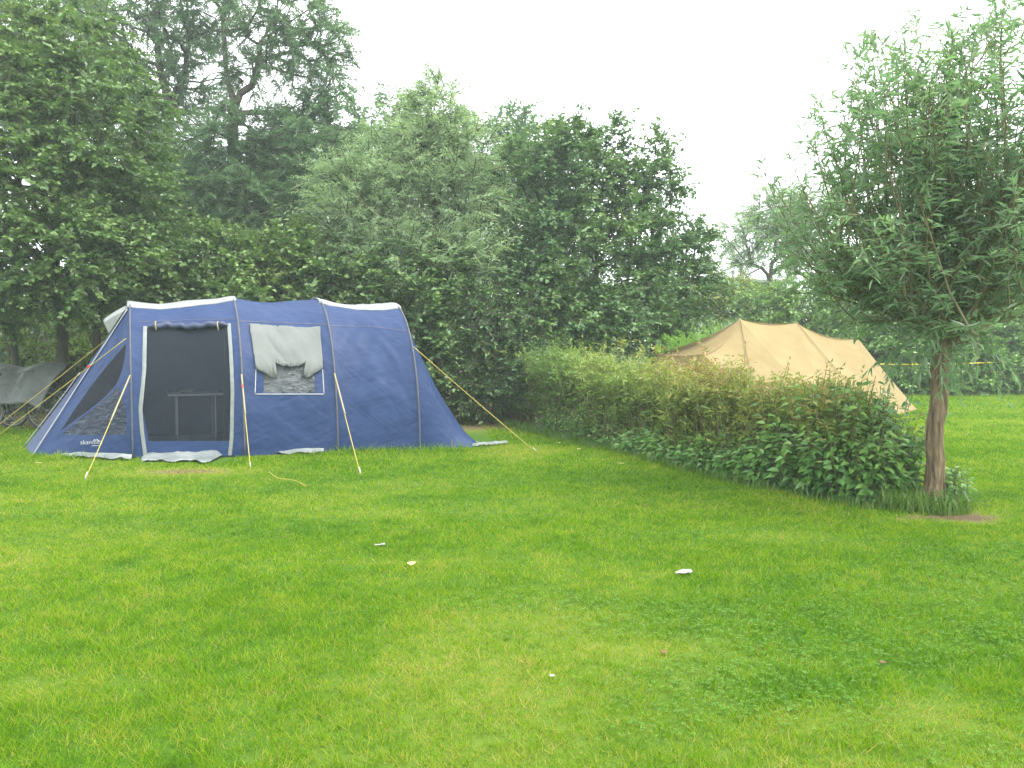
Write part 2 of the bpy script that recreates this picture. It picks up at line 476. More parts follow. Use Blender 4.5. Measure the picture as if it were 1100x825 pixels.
sc.clamp_result = False
nt.links.new(mu.outputs['Result'], sc.inputs['A']); sc.inputs['B'].default_value = (11, 11, 11, 1)
mx = nt.nodes.new('ShaderNodeMix'); mx.data_type = 'RGBA'; mx.inputs['Factor'].default_value = .88
nt.links.new(sky.outputs['Color'], mx.inputs['A']); nt.links.new(sc.outputs['Result'], mx.inputs['B'])
nt.links.new(mx.outputs['Result'], bg.inputs['Color']); bg.inputs['Strength'].default_value = .12
nt.links.new(bg.outputs['Background'], wo.inputs['Surface'])

sl = bpy.data.lights.new('sun', 'SUN'); sl.energy = 1.4; sl.angle = rad(18); sl.color = (1, .96, .90)
so = bpy.data.objects.new('sun', sl); COL.objects.link(so)
sd = Vector((math.sin(rad(SUN_AZ)) * math.cos(rad(SUN_EL)), math.cos(rad(SUN_AZ)) * math.cos(rad(SUN_EL)), math.sin(rad(SUN_EL))))
so.rotation_euler = sd.to_track_quat('Z', 'Y').to_euler(); so.location = (10, -5, 30)

cam = bpy.data.cameras.new('camera'); co = bpy.data.objects.new('camera', cam); COL.objects.link(co)
co.location = (0, 0, EYE); co.rotation_euler = (rad(90) - PITCH, 0, 0)
cam.sensor_width = 36; cam.lens = 36 * FOC / 1100; cam.clip_end = 1000; cam.clip_start = .05
S.camera = co
S.view_settings.view_transform = 'Standard'; S.view_settings.look = 'None'
S.view_settings.gamma = 1; S.view_settings.exposure = 1.95
S.cycles.use_denoising = True; S.cycles.denoiser = 'OPENIMAGEDENOISE'; S.cycles.denoising_input_passes = 'RGB_ALBEDO_NORMAL'; S.cycles.denoising_prefilter = 'NONE'
S.cycles.max_bounces = 8; S.cycles.transparent_max_bounces = 12
S.cycles.diffuse_bounces = 4; S.cycles.transmission_bounces = 5; S.cycles.volume_bounces = 1

# thin air volume added to stand in for veiling lens glare
def glare_haze(d):
    mb = MB(); mb.box((0, 60, 9), (300, 300, 20))
    m, nt, out = new_mat('haze air')
    v = nt.nodes.new('ShaderNodeVolumePrincipled'); v.inputs['Density'].default_value = d
    v.inputs['Color'].default_value = (.80, .94, .91, 1); v.inputs['Anisotropy'].default_value = .2
    nt.links.new(v.outputs['Volume'], out.inputs['Volume'])
    tag(mb.build('haze', m, smooth=False), kind='stuff')
glare_haze(.0020)

# ------------------------------------------------------------------ ground
def ground_z(x, y):
    x = np.asarray(x, float); y = np.asarray(y, float)
    return (fbm(x * .55, y * .55, 11) - .5) * .05 * np.clip((y - 1) / 3, 0, 1)

def dry_map(x, y):
    """0 lush .. 1 dry and worn"""
    d = fbm(x * .55 + 3, y * .8, 21, 3)
    v = np.clip((d - .50) * 2.6, 0, 1) * .55
    def spot(px, py, rx, ry, k):
        g = G(px, py); return k * np.exp(-((x - g[0]) / rx) ** 2 - ((y - g[1]) / ry) ** 2)
    v = v + spot(205, 508, .9, .38, .9) + spot(430, 520, 1.2, .3, .45) + spot(600, 540, .7, .4, .35) + spot(830, 577, .6, .25, .45) \
          + spot(1000, 770, .22, .12, .6) + spot(880, 775, .18, .1, .6) + spot(90, 545, 1.2, .5, .3) + spot(30, 740, .5, .2, .45) \
          + spot(700, 700, .45, .12, .35) + spot(490, 550, .8, .2, .3)
    return np.clip(v, 0, 1)

def bare_map(x, y):
    def spot(px, py, rx, ry, k):
        g = G(px, py); return k * np.exp(-((x - g[0]) / rx) ** 2 - ((y - g[1]) / ry) ** 2)
    wood = np.clip((y - 13.4 - .25 * np.maximum(0, x + 1)) / 1.5, 0, 1) * np.clip((2.5 - x) / 2.5, 0, 1)
    return np.clip(spot(1034, 556, .3, .22, 1.3) + spot(985, 557, .3, .12, .7) + spot(200, 507, .5, .16, .6) + wood * .9, 0, 1)

def lin(a, b, n): return np.linspace(a, b, n)
xs = np.concatenate([[-150, -90, -50, -30], lin(-20, 20, 161), [30, 50, 90, 150]])
ys = np.concatenate([[-85, -40, -15, -5], lin(0, 26, 131), [30, 36, 45, 60, 90, 130, 205]])
gx, gy = np.meshgrid(xs, ys, indexing='ij')
near = (np.abs(gx) <= 20) & (gy >= 0) & (gy <= 26)
gz = np.where(near, ground_z(gx, gy), 0)
mbg = MB(); mbg.grid(np.stack([gx, gy, gz], -1)[:, :, :])
m, nt, out = new_mat('lawn soil')
b = nt.nodes.new('ShaderNodeBsdfPrincipled'); b.inputs['Roughness'].default_value = .95; b.inputs['Specular IOR Level'].default_value = .1
at = nt.nodes.new('ShaderNodeAttribute'); at.attribute_name = 'tint'
n1 = noise_node(nt, 9, 6); n2 = noise_node(nt, 60, 3)
ad = nt.nodes.new('ShaderNodeMath'); ad.operation = 'MULTIPLY_ADD'; ad.inputs[1].default_value = .35; nt.links.new(n1.outputs['Fac'], ad.inputs[0])
nt.links.new(at.outputs['Fac'], ad.inputs[2])
rr = ramp(nt, [(.12, (.034, .090, .007)), (.5, (.095, .135, .018)), (.75, (.12, .105, .045)), (1.05, (.085, .060, .035))], ad.outputs[0])
nt.links.new(rr.outputs['Color'], b.inputs['Base Color'])
bp = nt.nodes.new('ShaderNodeBump'); bp.inputs['Strength'].default_value = .8; bp.inputs['Distance'].default_value = .02
nt.links.new(n2.outputs['Fac'], bp.inputs['Height']); nt.links.new(bp.outputs['Normal'], b.inputs['Normal'])
nt.links.new(b.outputs['BSDF'], out.inputs['Surface'])
gt = np.clip(dry_map(gx, gy) * .45 + bare_map(gx, gy), 0, 1)
go = mbg.build('ground', m, tint=gt.ravel()); tag(go, kind='structure')

# lawn grass blades
TENT_U = np.array([math.cos(rad(12)), math.sin(rad(12))])
def in_tent(x, y):
    a = G(36, 490)[:2]; b = G(450, 484)[:2]
    u = (b - a) / np.linalg.norm(b - a); nrm = np.array([-u[1], u[0]])
    dx = x - a[0]; dy = y - a[1]
    al = dx * u[0] + dy * u[1]; ac = dx * nrm[0] + dy * nrm[1]
    return (al > -.1) & (al < 6.4) & (ac > .0) & (ac < 3.1) | ((x > G(160, 495)[0]) & (x < G(246, 495)[0]) & (ac > -.9) & (ac < 0))

rng = R(5)
VV = []; FF = []; TT = []; cnt = 0
zones = [(1.6, 2.5, 7000, 1.2), (2.5, 3.6, 15000, 1.0), (3.6, 5.0, 11000, 1.15), (5.0, 7.0, 7500, 1.45), (7.0, 9.5, 4600, 1.9), (9.5, 13, 2700, 2.7), (13, 18, 1100, 4.2), (18, 24.5, 520, 6.0)]
CL = []
for y0, y1, dens, wm in zones:
    hw0 = .74; xr = hw0 * y1 + 1.3
    n = int(dens * (y1 - y0) * 2 * xr)
    x = rng.uniform(-xr, xr, n); y = rng.uniform(y0, y1, n)
    k = (np.abs(x) < hw0 * y + 1.3) & ~in_tent(x, y)
    x, y = x[k], y[k]
    bare = bare_map(x, y); dry = dry_map(x, y)
    k = rng.random(len(x)) > bare * .95 + dry * .25 + np.clip((.42 - fbm(x * 16, y * 16, 35, 2)) * 3, 0, .7)
    x, y, dry, bare = x[k], y[k], dry[k], bare[k]
    n = len(x)
    clov = fbm(x * .5, y * .9, 41, 3)
    isc = (rng.random(n) < np.clip((clov - .46) * 1.4, 0, .18)) & (y < 9.5) & (dry < .5)
    CL.append((x[isc], y[isc], wm))
    x, y, dry, clov = x[~isc], y[~isc], dry[~isc], clov[~isc]; n = len(x)
    tuft = .45 * fbm(x * 2.3, y * 2.3, 31, 3) + .55 * np.clip(fbm(x * 11, y * 11, 33, 2) * 1.7 - .35, 0, 1)
    h = (.018 + .026 * rng.random(n)) * (.55 + 1.0 * tuft) * (1 - .45 * dry) * (1 + .12 * (wm - 1))
    edge = np.clip(1 - np.abs(y - (G(36, 492)[1] + (x + 6.7) * .14) + .12) / .3, 0, 1) * ((x < -.2) & (x > -6.8))
    edge = edge * np.clip(np.abs(x - G(205, 500)[0]) - .6, 0, 1)
    h = h * (1 + 2.2 * edge * rng.random(n))
    wd = .0021 * wm * (.7 + .6 * rng.random(n))
    an = rng.uniform(0, 2 * np.pi, n); lean = rng.uniform(.3, 1.5, n)
    la = rng.uniform(0, 2 * np.pi, n)
    z = ground_z(x, y) - .004
    sx, sy = np.cos(an) * wd, np.sin(an) * wd
    b0 = np.stack([x - sx, y - sy, z], 1); b1 = np.stack([x + sx, y + sy, z], 1)
    tp = np.stack([x + np.cos(la) * h * lean, y + np.sin(la) * h * lean, z + h], 1)
    VV.append(np.stack([b0, b1, tp], 1).reshape(-1, 3))
    big = fbm(x * .33 + 9, y * .6, 51, 3)
    t = .46 + .45 * dry + (big - .5) * .16 + (fbm(x * 4, y * 4.5, 61) - .5) * .5 + (fbm(x * 14, y * 14, 63, 2) - .5) * .45 + rng.normal(0, .21, n) + (rng.random(n) < .07) * .4
    t = t - np.clip((clov - .5) * .8, 0, .12)
    TT.append(np.repeat(t.clip(0, 1), 3)); cnt += n
V = np.concatenate(VV); F = np.arange(len(V)).reshape(-1, 3)
tag(mesh_arrays('grass', V, F, M['L_grass'], None, np.concatenate(TT), smooth=False),
    'short mown lawn grass covering the pitch', 'grass', kind='stuff')
# clover
VV = []; FF = []; TT = []; base = 0
for x, y, wm in CL:
    n = len(x)
    if n == 0: continue
    kk = rng.random(n) < .5; x, y = x[kk], y[kk]; n = len(x)
    h = .012 + .022 * rng.random(n); z = ground_z(x, y) + h
    s = .0075 * (.7 + .6 * rng.random(n)) * (1 + .25 * (wm - 1)); a0 = rng.uniform(0, 6.28, n)
    tt = (.5 + rng.normal(0, .2, n)).clip(0, 1)
    for q in range(3):
        a = a0 + q * 2.094
        ca, sa = np.cos(a), np.sin(a); up = .35 * s * rng.uniform(-.6, 1, n)
        p0 = np.stack([x, y, z], 1)
        p1 = np.stack([x + s * (ca * .9 - sa * .55), y + s * (sa * .9 + ca * .55), z + up], 1)
        p2 = np.stack([x + s * 1.35 * ca, y + s * 1.35 * sa, z + up * .7], 1)
        p3 = np.stack([x + s * (ca * .9 + sa * .55), y + s * (sa * .9 - ca * .55), z + up], 1)
        VV.append(np.stack([p0, p3, p2, p1], 1).reshape(-1, 3)); FF.append(base + np.arange(4 * n).reshape(-1, 4)); base += 4 * n
        TT.append(np.repeat(tt, 4))
tag(mesh_arrays('clover', np.concatenate(VV), np.concatenate(FF), M['L_clover'], None, np.concatenate(TT), smooth=False),
    'low dark clover growing in patches through the lawn', 'clover', kind='stuff')

def long_grass(name, parent, pts, h, seed, mat='L_tall', w=.006, leanmax=.8, tmid=.45):
    """arching long blades from points (n,2)"""
    rng = R(seed); n = len(pts)
    hh = h * (.5 + .8 * rng.random(n)); la = rng.uniform(0, 6.28, n); le = rng.uniform(.1, leanmax, n)
    an = la + np.pi / 2; ws = w * (.6 + .7 * rng.random(n))
    ts = [0, .4, .75, 1]; rows = []
    for t in ts:
        cx = pts[:, 0] + np.cos(la) * le * hh * t ** 1.8
        cy = pts[:, 1] + np.sin(la) * le * hh * t ** 1.8
        cz = hh * (t - .35 * le * t ** 3) + (pts[:, 2] if pts.shape[1] > 2 else 0) - .005
        wt = ws * (1 - t) ** .6
        rows.append(np.stack([cx - np.cos(an) * wt, cy - np.sin(an) * wt, cz], 1))
        rows.append(np.stack([cx + np.cos(an) * wt, cy + np.sin(an) * wt, cz], 1))
    V = np.stack(rows, 1).reshape(-1, 3)
    b = np.arange(n)[:, None] * 8
    F = np.concatenate([b + np.array([[2 * i, 2 * i + 1, 2 * i + 3, 2 * i + 2]]) for i in range(3)])
    t = (tmid + rng.normal(0, .2, n)).clip(0, 1)
    return mesh_arrays(name, V, F, M[mat], parent, np.repeat(t, 8), smooth=False)

# ------------------------------------------------------------------ blue tunnel tent
class Surf:
    """a smooth cloth sheet f(u, s) in the unit square, able to find the spot under a photo pixel"""
    def __init__(self, f, n=90):
        self.f = f
        u, s = np.meshgrid(np.linspace(0, 1, n), np.linspace(0, 1, n), indexing='ij')
        self.us = np.stack([u, s], -1).reshape(-1, 2); self.px = proj(f(self.us[:, 0], self.us[:, 1]))
    def inv(self, px, half=True):
        out = []
        for p in np.atleast_2d(np.asarray(px, float)):
            d = ((self.px - p) ** 2).sum(1)
            if half: d = d + (self.us[:, 1] > .52) * 1e6
            us = self.us[int(np.argmin(d))].copy()
            for _ in range(6):
                e = 1e-3
                q = proj(self.f(us[0:1], us[1:2]))[0]
                ju = (proj(self.f(us[0:1] + e, us[1:2]))[0] - q) / e; js = (proj(self.f(us[0:1], us[1:2] + e))[0] - q) / e
                J = np.stack([ju, js], 1)
                if abs(np.linalg.det(J)) < 1e-3: break
                us = us + np.clip(np.linalg.solve(J, p - q), -.05, .05)
            out.append(np.clip(us, -.15, 1.15))
        return np.array(out)
    def normal(self, u, s):
        e = 2e-3
        a = self.f(u + e, s) - self.f(u - e, s); b = self.f(u, s + e) - self.f(u, s - e)
        return unit(np.cross(a, b))
    def point(self, px, off=0.0):
        us = self.inv(px); return self.f(us[:, 0], us[:, 1]) + self.normal(us[:, 0], us[:, 1]) * off

def cdt(poly, holes, nu, ns):
    """triangulate a polygon (u, s) with a point grid inside, leaving the holes out"""
    def inside(p, pts):
        x, y = pts[:, 0], pts[:, 1]; c = np.zeros(len(pts), bool); n = len(p)
        for i in range(n):
            x0, y0 = p[i]; x1, y1 = p[(i + 1) % n]
            k = ((y0 > y) != (y1 > y)) & (x < (x1 - x0) * (y - y0) / (y1 - y0 + 1e-12) + x0); c ^= k
        return c
    def dens(p, du, ds):
        o = []
        for i in range(len(p)):
            a = np.array(p[i]); b = np.array(p[(i + 1) % len(p)])
            k = max(1, int(max(abs(b - a) / np.array([du, ds])) + .5))
            for j in range(k): o.append(a + (b - a) * j / k)
        return np.array(o)
    lo = np.min(poly, 0); hi = np.max(poly, 0)
    du, ds = (hi - lo) / np.array([nu, ns])
    outer = dens(poly, du, ds); hs = [dens(h, du, ds) for h in holes]
    gu, gs = np.meshgrid(np.linspace(lo[0], hi[0], nu + 1)[1:-1], np.linspace(lo[1], hi[1], ns + 1)[1:-1], indexing='ij')
    g = np.stack([gu, gs], -1).reshape(-1, 2)
    k = inside(outer, g)
    for h in hs: k &= ~inside(h, g)
    g = g[k]
    bd = np.concatenate([outer] + hs)
    sc = np.array([1 / du, 1 / ds])
    dmin = np.array([np.min(((bd - q) * sc) ** 2 @ np.ones(2)) for q in g]) if len(g) else np.array([])
    if len(g): g = g[dmin > .12]
    verts = [Vector(p) for p in np.concatenate([bd, g])]
    edges = []; st = 0
    for loop in [outer] + hs:
        m = len(loop); edges += [(st + i, st + (i + 1) % m) for i in range(m)]; st += m
    vo, eo, fo, *_ = delaunay_2d_cdt(verts, edges, [], 0, 1e-6)
    vo = np.array([(v[0], v[1]) for v in vo]); fo = np.array([f for f in fo if len(f) == 3])
    cen = vo[fo].mean(1); k = inside(outer, cen)
    for h in hs: k &= ~inside(h, cen)
    return vo, fo[k]

def cloth(name, sf, poly, holes, mat, parent, off=0.0, nu=40, ns=40, puff=None, smooth=True):
    vo, fo = cdt(np.asarray(poly, float), [np.asarray(h, float) for h in holes], nu, ns)
    p = sf.f(vo[:, 0], vo[:, 1]); nn = sf.normal(vo[:, 0], vo[:, 1])
    o = off if puff is None else off + puff(vo[:, 0], vo[:, 1])
    p = p + nn * np.broadcast_to(o, (len(p),))[:, None]
    return mesh_arrays(name, p, fo, mat, parent, smooth=smooth)

def ribbon(mb, pts, nrm, w, lift=.003):
    """a flat tape along a 3D polyline lying on a surface"""
    pts = np.asarray(pts, float); t = unit(np.gradient(pts, axis=0)); sd = unit(np.cross(t, nrm)) * w / 2
    n = unit(np.cross(sd, t))
    a = pts - sd + nrm * lift; b = pts + sd + nrm * lift
    mb.grid(np.stack([a, pts + nrm * (lift + w * .12), b], 1))

def pxline(sf, pts, n=24, off=0.0):
    pts = np.asarray(pts, float)
    seg = np.r_[0, np.cumsum(np.linalg.norm(np.diff(pts, axis=0), axis=1))]
    t = np.linspace(0, seg[-1], n)
    q = np.stack([np.interp(t, seg, pts[:, i]) for i in range(2)], 1)
    us = sf.inv(q); nn = sf.normal(us[:, 0], us[:, 1])
    return sf.f(us[:, 0], us[:, 1]) + nn * off, nn

ACR = np.array([-math.sin(rad(25)), math.cos(rad(25))])
FEET = [G(143, 493), G(263, 490), G(363, 486), G(451, 484)]
WID = [2.9, 2.95, 2.95, 2.9]
HGT = [2.16, 2.24, 2.24, 2.17]
def arch(i, s):
    s = np.asarray(s, float)
    c = -np.cos(np.pi * s); e = .88
    d = WID[i] / 2 * (1 + np.sign(c) * np.abs(c) ** e); z = HGT[i] * np.abs(np.sin(np.pi * s)) ** e
    return np.stack([FEET[i][0] + ACR[0] * d, FEET[i][1] + ACR[1] * d, z], -1)

def wrinkle(u, s, seed, amp=.027):
    """soft diagonal tension folds running down from the arches, plus broad slackness"""
    def folds(a, b, sd):
        n = fbm(a, b, sd, 2); return 1 - np.abs(2 * n - 1) * 1.6
    f1 = folds(u * 1.6 + s * 3, s * 15 - u * 5.5, seed); f2 = folds(u * 1.6 - s * 3 + 7, s * 13 + u * 5, seed + 4)
    mk = vnoise(u * 2.5, s * 7, seed + 20); mk2 = vnoise(u * 2.5 + 9, s * 7, seed + 21)
    b = fbm(u * 2.2 - s * 3, s * 9 + u * 2, seed + 9, 2) - .5
    return amp * (.75 * f1 * np.clip(mk * 1.6 - .4, 0, 1) + .75 * f2 * np.clip(mk2 * 1.6 - .4, 0, 1) + 2.0 * b)

def tunnel(i, sag, seed):
    def f(u, s):
        u = np.asarray(u, float); s = np.asarray(s, float)
        a, b = arch(i, np.clip(s, 0, 1)), arch(i + 1, np.clip(s, 0, 1))
        p = a * (1 - u)[..., None] + b * u[..., None]
        cen = (FEET[i] * (1 - u)[..., None] + FEET[i + 1] * u[..., None]) + np.r_[ACR, 0] * 1.45
        cen[..., 2] = .55
        ind = unit(cen - p)
        env = np.clip(4 * u * (1 - u), 0, 1)
        low = np.clip(np.sin(np.pi * np.clip(s, 0, 1)), 0, 1)
        k = sag * env * low ** .5 + wrinkle(u, s, seed) * env ** .4 * np.clip(low * 3, .15, 1)
        return p + ind * k[..., None]
    return Surf(f)

tent = thing('tunnel_tent', 'long blue family tunnel tent with netted door and pale grey roof strips', 'tent', (FEET[1] + FEET[2]) / 2 + np.r_[ACR, 0] * 1.4)
S12, S23, S34 = tunnel(0, .05, 3), tunnel(1, .045, 4), tunnel(2, .06, 6)
SQ = [(0, 0), (1, 0), (1, 1), (0, 1)]
# --- front section with the door
door_px = [(157, 353), (161, 350), (244, 350), (246, 353), (249, 400), (249, 474), (160, 474), (153, 440), (155, 400)]
door = S12.inv(door_px)
cloth('front_panel', S12, SQ, [door], M['blue'], tent, nu=46, ns=120)
net = cloth('door_net', S12, door, [], M['net'], tent, -.006, nu=20, ns=26)
tag(net, 'dark see through insect net closing the doorway')
zb = MB()
for pl in ([(156, 351), (155, 400), (151, 440), (153, 465), (157, 494)], [(246, 348), (248, 375), (250, 420), (249, 470), (247, 489)]):
    p, nn = pxline(S12, pl, 26, .004); ribbon(zb, p, nn, .05, .006)
tag(zb.build('door_zip', M['zip'], tent), 'pale grey zip tapes down both sides of the door')
pr, nn = pxline(S12, [(160, 353), (180, 351), (205, 353), (230, 350), (245, 351)], 40, .035)
pr[:, 2] += .012 * np.sin(np.arange(40) * .9)
mb = MB(); tt = np.linspace(0, 1, 40)
mb.tube(pr, (.045 + .014 * (fbm(tt * 9, tt * 0, 3) - .5) * 2) * np.clip(np.minimum(tt, 1 - tt) * 14, .35, 1), 12)
roll = mb.build('rolled_door', M['bluelow'], tent)
for px in (168, 235):
    p, nn = pxline(S12, [(px, 347), (px, 356)], 9, .02)
    p += nn * (.07 * np.sin(np.linspace(0, np.pi, 9)))[:, None]
    mb = MB(); mb.tube(p, .009, 6); mb.build('toggle_tie', M['strap'], roll)
for sf, pl in ((S12, [(149, 346), (200, 344), (254, 343)]), (S23, [(257, 345), (305, 347), (352, 349)]), (S34, [(354, 350), (400, 351), (438, 356)])):
    p, nn = pxline(sf, pl, 30, .002); mb = MB(); ribbon(mb, p, nn, .018, .003); mb.build('seam', M['bluelow'], tent)
# --- middle section with the window
win = S23.inv([(284, 372), (338, 372), (338, 422), (283, 422)])
cloth('middle_panel', S23, SQ, [win], M['blue'], tent, nu=36, ns=110)
wf = cloth('window', S23, win, [], M['vinyl'], tent, -.004, nu=14, ns=14)
tag(wf, 'clear plastic window half covered by a pale curtain')
cur_px = [(268, 348.5), (344, 352), (345.5, 372), (347, 396), (339, 401), (330, 407), (328, 402), (329.5, 390), (321, 394), (312, 395), (303, 394), (294, 389.5), (294, 398), (296, 406), (290, 405), (286, 402), (275, 397), (271, 372)]
cur = S23.inv(cur_px)
cmid = cur.mean(0)
def puff(u, s):
    return .010 + .012 * (fbm(u * 9 - s * 14, s * 16 + u * 8, 77, 3) - .35) + .02 * np.exp(-((s - cur[8:11, 1].mean()) / .02) ** 2)
cu = solidify(cloth('window_curtain', S23, cur, [], M['curtain'], wf, .012, 30, 30, puff), .004)
for px in (294.5, 329.5):
    mb = MB(); p, nn = pxline(S23, [(px, 388), (px - .3, 396), (px + (1.5 if px < 300 else -1.5), 405)], 8, .035); mb.tube(p, [.022, .020, .024, .028, .03, .03, .024, .012], 7); mb.build('curtain_tie', M['curtain'], cu)
mb = MB()
for pl in ([(275, 397), (274, 422.5)], [(346.5, 397), (348, 422.5)], [(274, 423.5), (348, 423.5)]):
    p, nn = pxline(S23, pl, 16, .004); mb.tube(p, .008, 5)
mb.build('window_piping', M['white'], wf)
# --- sleeping section
cloth('rear_panel', S34, SQ, [], M['blue'], tent, nu=36, ns=110)
# --- right end: cloth drawn from the last arch down to the ground
E0 = G(524, 480); 
def end_f(u, s):
    u = np.asarray(u, float); s = np.asarray(s, float)
    a = arch(3, np.clip(s, 0, 1)); q = np.clip(s, 0, 1)
    g = E0 + np.r_[ACR, 0] * 2.3 * q[..., None]
    p = a * (1 - u)[..., None] + g * u[..., None]
    env = 4 * u * (1 - u)
    k = (wrinkle(u * .7, s, 15, .016) - .09 * np.sin(np.pi * q) ** .5) * np.clip(env, 0, 1)
    out = np.array([TENT_U[0], TENT_U[1], .6]); out /= np.linalg.norm(out)
    return p + out * k[..., None]
SE = Surf(end_f)
cloth('sloping_end', SE, SQ, [], M['blue'], tent, nu=30, ns=80)
# --- left porch: side panel (towards the camera) and sloping front
C1 = G(36, 490); C2 = C1 + np.r_[ACR, 0] * 2.7
def porch_side(u, s):
    u = np.asarray(u, float); s = np.asarray(s, float); q = np.clip(s, 0, 1)
    a = arch(0, q * .40); top = arch(0, np.array(.40))
    g = C1 * (1 - q)[..., None] + top * q[..., None]
    p = a * (1 - u)[..., None] + g * u[..., None]
    env = np.clip(4 * u * (1 - u), 0, 1) * np.clip(4 * q * (1 - q), 0, 1) ** .5
    out = np.array([-ACR[0], -ACR[1], .1])
    k = wrinkle(u * 1.2, s * .6, 23, .02) * np.clip(env * 2, 0, 1) - .03 * env
    return p + out * k[..., None]
SP = Surf(porch_side)
mesh_px = [(135.5, 369), (126, 380), (117, 390.5), (106, 404), (96, 417), (80, 440), (65, 463), (82, 450), (101, 436), (113, 426), (125, 413), (131, 398), (134, 384)]
vin_px = [(66, 466.5), (84, 451), (102, 437.5), (114, 427.5), (126, 415), (131, 425), (134.5, 437), (136, 450), (135.5, 467), (110, 467.5), (88, 467.5)]
pm = SP.inv(mesh_px, False); pv = SP.inv(vin_px, False)
cloth('porch_side_panel', SP, SQ, [pm, pv], M['blue'], tent, nu=60, ns=60)
cloth('porch_net', SP, pm, [], M['net'], tent, .0, 24, 24)
tag(cloth('porch_window', SP, pv, [], M['vinylblue'], tent, .0, 24, 24), 'crinkled clear plastic window of the left porch')
def porch_slope(u, s):
    u = np.asarray(u, float); s = np.asarray(s, float); q = np.clip(s, 0, 1)
    a = arch(0, .40 + .20 * q); g = C1 * (1 - q)[..., None] + C2 * q[..., None]
    p = a * (1 - u)[..., None] + g * u[..., None]
    env = np.clip(4 * u * (1 - u), 0, 1)
    k = wrinkle(u, s, 29, .012) * env - .04 * env * np.sin(np.pi * q)
    out = np.array([-TENT_U[0], -TENT_U[1], .5])
    bow = np.array([-.24, -.05, 0]) * (np.clip(u, 0, 1) ** 1.0 * np.sin(np.pi * q) ** .8)[..., None]
    return p + out * k[..., None] + bow
SS = Surf(porch_slope)
cloth('porch_slope', SS, SQ, [], M['blue'], tent, nu=30, ns=30)
def porch_back(u, s):
    u = np.asarray(u, float); q = np.clip(np.asarray(s, float), 0, 1)
    a = arch(0, 1 - q * .40); top = arch(0, np.array(.60)); g = C2 * (1 - q)[..., None] + top * q[..., None]
    return a * (1 - u)[..., None] + g * u[..., None]
cloth('porch_back_panel', Surf(porch_back), SQ, [], M['blue'], tent, nu=20, ns=30)
# piping on the porch edges
mb = MB()
t = np.linspace(0, 1, 30)
e1 = porch_side(np.ones(30), t * .98); mb.tube(e1 + np.array([-.01, -.012, .008]), .0075, 5)
e2 = porch_slope(t, np.full(30, .35)); mb.tube(e2[14:] + np.array([-.02, -.01, .02]), .0075, 5)
mb.build('porch_piping', M['white'], tent)
# vent hood at the top of the porch slope
def hood(u, s):
    p = porch_slope(.02 + .17 * u, s)
    return p + np.array([-.10, -.02, .17]) * (u ** .8)[..., None]
vo, fo = cdt(np.array([(0, -.0), (1, -.0), (1, 1), (0, 1)], float), [], 10, 12)
hd = mesh_arrays('vent_hood', hood(vo[:, 0], vo[:, 1]), fo, M['grey'], tent); solidify(hd, .012)
uu, qq = np.meshgrid(np.linspace(0, 1, 10), np.linspace(0, 1, 6), indexing='ij')
ha = hood(uu, uu * 0); hb = porch_slope(.02 + .17 * uu, uu * 0) + np.array([-.03, -.03, .01])
mb = MB(); mb.grid(ha * (1 - qq)[..., None] + hb * qq[..., None]); mb.build('hood_cheek', M['curtain'], tent)
# roof covers
for sf, l0, l1, sag in ((S12, (147, 331), (250, 323), .02), (S34, (350, 327), (423, 332), .0)):
    s0 = sf.inv([l0, l1])[:, 1]
    uu, qq = np.meshgrid(np.linspace(-.03, 1.03, 30), np.linspace(0, 1, 40), indexing='ij')
    ss = (s0[0] * (1 - uu) + s0[1] * uu); ss = ss + (1 - 2 * ss) * qq
    p = sf.f(uu, ss); nn = sf.normal(np.clip(uu, .05, .95), ss)
    nn = nn * np.sign(nn[..., 2:3])
    p = p + nn * (.022 + .010 * (fbm(uu * 5, qq * 9, 8) - .5))[..., None]
    edge = np.minimum(qq, 1 - qq); p[..., 2] -= .02 * np.exp(-edge * 30)
    mb = MB(); mb.grid(p); solidify(mb.build('roof_cover', M['grey'], tent), .012)
# pole sleeves
for i in range(4):
    mb = MB(); s = np.linspace(0.0, 1, 70)
    p = arch(i, s); cen = np.r_[FEET[i][:2] + ACR * 1.45, .6]
    p = p + unit(p - cen) * .006
    mb.tube(p, .014 if i else .012, 6); mb.build('pole_sleeve', M['sleeve'], tent)
# valance and mud flaps at the foot
def flap(a, b, dep, seed, name='mud_flap', lift=.03):
    n = 30; t = np.linspace(0, 1, n)
    A = np.asarray(a)[None] * (1 - t)[:, None] + np.asarray(b)[None] * t[:, None]
    o = np.array([.2, -1, 0]) / 1.02; rows = []
    ends = np.clip(np.minimum(t, 1 - t) * 9, .12, 1) ** .7
    dd = dep * (.55 + .75 * vnoise(t * 6, t * 0 + .5, seed)) * ends
    for k, q in enumerate(np.linspace(0, 1, 9)):
        r = A + o * (dd * q)[:, None]
        r[:, 2] = lift * (1 - q) ** 1.5 + .022 + .06 * (fbm(t * 9 + q, t * 0 + q * 3, seed + 2) - .35) * (.3 + q * .7) * ends
        rows.append(r)
    mb = MB(); mb.grid(np.stack(rows, 1)); return solidify(mb.build(name, M['flap'], tent), .003)
flap(G(157, 488), G(249, 485), 1.0, 3, lift=.14); flap(G(64, 490), G(142, 494), .15, 4, lift=.05); flap(G(294, 488), G(348, 487), .12, 5, lift=.05); flap(G(505, 480), G(545, 477), .16, 6, lift=.03)
# interior floor
mb = MB(); fl = []
for a in (C1, FEET[0], FEET[1], FEET[2], FEET[3], E0):
    fl.append([a + np.r_[ACR, 0] * .12 + [0, 0, .02], a + np.r_[ACR, 0] * 2.5 + [0, 0, .02]])
fl = np.array(fl); fl[..., 2] = .035; mb.grid(fl); mb.build('groundsheet', M['floor'], tent)
